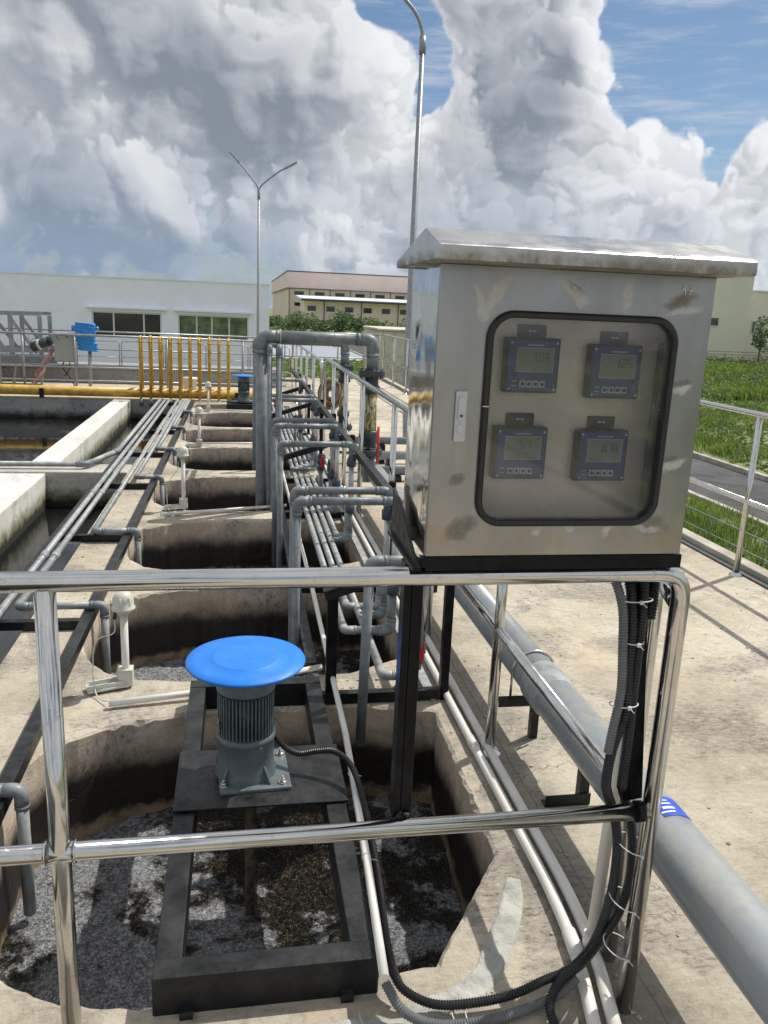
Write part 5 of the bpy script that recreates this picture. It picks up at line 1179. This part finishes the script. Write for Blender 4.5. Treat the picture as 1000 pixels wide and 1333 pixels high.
# screen machine, control box and blue wrapped post on the far left
T = thing('screen_machine', 'galvanised lattice framed screening machine at the far left', 'machine', (-4.8, 15.8, 0))
for yy in (15.5, 16.3):
    m = MB(); m.beam((-7.5, yy, 1.22), (-3.45, yy, 1.28), .06, .06); m.build('top_chord', M['galv'], T); m = MB(); m.beam((-7.5, yy, .52), (-3.35, yy, .66), .06, .08); m.build('bottom_chord', M['galv'], T)
    for k in range(9):
        x = -7.4 + k * .49
        m = MB(); m.beam((x, yy, .56), (x, yy, 1.24), .07, .05, (0, 1, 0)); m.build('upright', M['galv'], T)
        if k < 8:
            m = MB(); m.beam((x, yy, 1.20), (x + .42, yy, .60), .06, .04, (0, 1, 0)); m.build('diagonal', M['galv'], T)
for k in range(9):
    x = -7.3 + k * .47; m = MB(); m.beam((x, 15.6, .0), (x + .1, 15.6, .55), .04, .04, (0, 1, 0)); m.build('leg', M['galv'], T)
m = MB(); m.beam((-7, 15.4, .40), (-3.2, 15.4, .50), .05, .12); m.build('conveyor_edge', M['pvc'], T); m = MB(); m.box(-6.8, -3.3, 15.6, 16.2, .48, .53); m.build('conveyor_bed', M['dark_trim'], T)
m = MB(); m.cyl((-3.55, 15.2, .72), (-3.25, 15.1, .84), .085, seg=16); m.cyl((-3.25, 15.1, .84), (-3.18, 15.08, .865), .07, seg=16); m.build('drive_motor', M['iron'], T); m = MB(); m.cyl((-3.44, 15.16, .765), (-3.40, 15.15, .78), .092, seg=16); m.build('motor_band', M['alu'], T)
T = thing('pink_sheet', 'pink and white plastic sheeting trailing from the screening machine', 'sheeting', (-3.3, 15, .4)); m = MB(); vs = []
for i in range(9):
    for j in range(5):
        u, v = i / 8, j / 4; vs.append((-3.18 - .35 * u + .10 * (v - .5) + .02 * math.sin(i * 2 + j), 15.0 + .05 * math.sin(j * 2.1 + i), .72 - .62 * u))
m.add(vs, [(i * 5 + j, i * 5 + j + 1, (i + 1) * 5 + j + 1, (i + 1) * 5 + j) for i in range(8) for j in range(4)], True); o = m.build('sheet', M['pink_cloth'], T); md = o.modifiers.new('s', 'SOLIDIFY'); md.thickness = .004
T = thing('switch_box', 'grey switch box hanging on the far galvanised railing', 'switch box', (-3, 14.9, .5)); m = MB(); m.box(-3.14, -2.80, 14.9, 15.05, .50, 1.00); m.build('box', M['grey_box'], T, bevel=.01); m = MB(); m.box(-3.12, -2.82, 14.885, 14.899, .52, .98); m.build('door', M['grey_box'], T, bevel=.004)
for dx, dz in ((.04, .40), (.06, .36), (.20, .41)):
    m = MB(); m.cyl((-3.12 + dx, 14.875, .52 + dz), (-3.12 + dx, 14.885, .52 + dz), .012, seg=8); m.build('indicator', M['dark_trim'], T)
m = MB(); m.tube(spline([(-3.0, 14.95, .50), (-3.02, 14.95, .40), (-2.9, 14.95, .22), (-2.82, 14.9, .08)], 8), .012, 6); m.tube(spline([(-2.9, 14.95, .50), (-2.92, 14.95, .36), (-3.0, 14.95, .26)], 8), .010, 6); m.build('cable', M['rubber'], T)
T = thing('wrapped_unit', 'instrument wrapped in crinkled blue sheeting on a post', 'instrument', (-2.6, 15, 0)); m = MB(); vs = []
ns, nz_ = 28, 22
for i in range(nz_ + 1):
    for k in range(ns):
        a = 2 * PI * k / ns; z = .70 + .47 * i / nz_; rr = 1 + .12 * math.sin(i * 2.1 + math.cos(a) * 1.5) + .03 * math.sin(k * 3)
        ca, sa = math.cos(a), math.sin(a); ex = .165 * abs(ca) ** .5 * (1 if ca > 0 else -1); ey = .07 * abs(sa) ** .6 * (1 if sa > 0 else -1)
        vs.append((-2.62 + ex * rr ** .5 + .03 * (i / nz_ < .3), 14.95 + ey * rr, z - .05 * ex))
m.add(vs, [(i * ns + k, i * ns + (k + 1) % ns, (i + 1) * ns + (k + 1) % ns, (i + 1) * ns + k) for i in range(nz_) for k in range(ns)] + [tuple(range(ns)), tuple(nz_ * ns + k for k in range(ns))], True); m.build('wrapping', M['blue_wrap'], T)
m = MB(); m.cyl((-2.84, 14.95, 1.08), (-2.76, 14.95, 1.08), .05, seg=12); m.cyl((-2.47, 14.95, 1.08), (-2.40, 14.95, 1.09), .03, seg=10); m.build('wrapped_end', M['blue_wrap'], T); m = MB(); m.cyl((-2.58, 14.95, 0), (-2.56, 14.95, .72), .03, seg=10); m.build('post', M['galv'], T)
# hose coil and leaning board on the deck, red rod at the rail
T = thing('hose_coil', 'brown coiled hose lying on the deck beyond the railings', 'hose', (1.6, 13.4, 0)); m = MB()
for k in range(6): m.tube([(1.45 + (.06 + .025 * k) * math.cos(a), 13.2 + .05 * math.sin(k * 2), .24 + (.08 + .03 * k) * math.sin(a)) for a in np.linspace(0, 2 * PI, 20)], .03, 8, closed=False)
m.build('coil', M['hose_brown'], T)
m = MB(); m.add([(2.02, 9.9, .02), (2.85, 9.5, .02), (2.85, 9.6, .28), (2.02, 10.0, .42), (2.02, 9.93, .02), (2.85, 9.53, .02), (2.85, 9.63, .28), (2.02, 10.03, .42)], [(0, 1, 2, 3), (4, 5, 6, 7), (0, 1, 5, 4), (1, 2, 6, 5), (2, 3, 7, 6), (3, 0, 4, 7)]); tag(m.build('leaning_board', M['galv']), 'dull grey metal panel propped up on the deck left of the cabinet', 'panel')
m = MB(); m.cyl((.962, 5.6, .55), (.962, 5.6, .80), .010, seg=8); tag(m.build('red_rod', M['red'], bevel=0), 'short red plastic rod tied to a post of the side railing', 'rod')
# loose black hoses on the sunny deck
m = MB(); m.tube(spline([(1.1, 9.0, .02), (1.7, 8.9, .02), (2.4, 9.3, .02), (3.1, 9.0, .02)], 10), .014, 6); tag(m.build('hose', M['rubber']), 'thin black hose lying across the sunlit deck', 'hose', 'black hoses on the deck')
# mortar ridge along the near pit rim and scattered rubble
def ridge(label, pts, wds, seed, zmax=.011):
    m = MB(); P = [Vector((x, y, 0)) for x, y in pts]; P = resample(spline(P, 10), .012); n = len(P); vs = []; W = 12
    for i, p in enumerate(P):
        a = P[max(0, i - 1)]; b = P[min(n - 1, i + 1)]; d = (b - a).normalized(); s_ = Vector((-d.y, d.x, 0)); u = i / (n - 1)
        w_ = np.interp(u, np.linspace(0, 1, len(wds)), wds) * (1 + .25 * noise.noise(Vector((p.x * 12, p.y * 12, seed))))
        for j in range(W + 1):
            v = j / W * 2 - 1; q = p + s_ * v * w_ * .5
            h = zmax * (1 - abs(v) ** 4) ** .5 * min(1, u * 12, (1 - u) * 12) * (.7 + .8 * noise.noise(Vector((q.x * 22, q.y * 22, seed))) + .3 * noise.noise(Vector((q.x * 70, q.y * 70, seed)))) if abs(v) < 1 else -.004
            vs.append((q.x, q.y, max(h, -.004)))
    m.add(vs, [(i * (W + 1) + j, i * (W + 1) + j + 1, (i + 1) * (W + 1) + j + 1, (i + 1) * (W + 1) + j) for i in range(n - 1) for j in range(W)], True)
    tag(m.build('mortar_ridge', M['mortar']), label, 'mortar')
ridge('pale trowelled mortar patch at the right corner of the near pit', [(.79, 1.94), (.72, 1.78), (.60, 1.60), (.50, 1.54), (.38, 1.52)], [.04, .08, .085, .07, .05], 3)
ridge('pale mortar smear in front of the black mixer frame', [(.42, 1.47), (.25, 1.47), (.05, 1.50), (-.10, 1.52)], [.08, .10, .05, .02], 8)
m = MB()
for k in range(520):
    r_ = random.random()
    if r_ < .35: x, y = random.uniform(.80, 1.06), random.uniform(1.4, 5)
    elif r_ < .75: x, y = random.uniform(1.1, 3.2), random.uniform(1.4, 9)
    elif r_ < .9: x, y = random.uniform(-1.04, -.8), random.uniform(2, 8)
    else: x, y = random.uniform(.4, .8), random.choice((3.12, 3.2, 3.27, 1.55))
    s_ = random.uniform(.002, .006) * (1.8 if random.random() < .08 else 1)
    m.obox((x, y, s_ * .4), (s_ * 2, s_ * 1.5, s_), Matrix.Rotation(random.uniform(0, 3), 3, 'Z') @ Matrix.Rotation(random.uniform(-.4, .4), 3, 'X'))
kind(tag(m.build('rubble', M['rubble']), 'small stone chips and grit scattered over the concrete deck', 'rubble'), 'stuff')
for o in SC.objects:
    if '_loc' in o: del o['_loc']
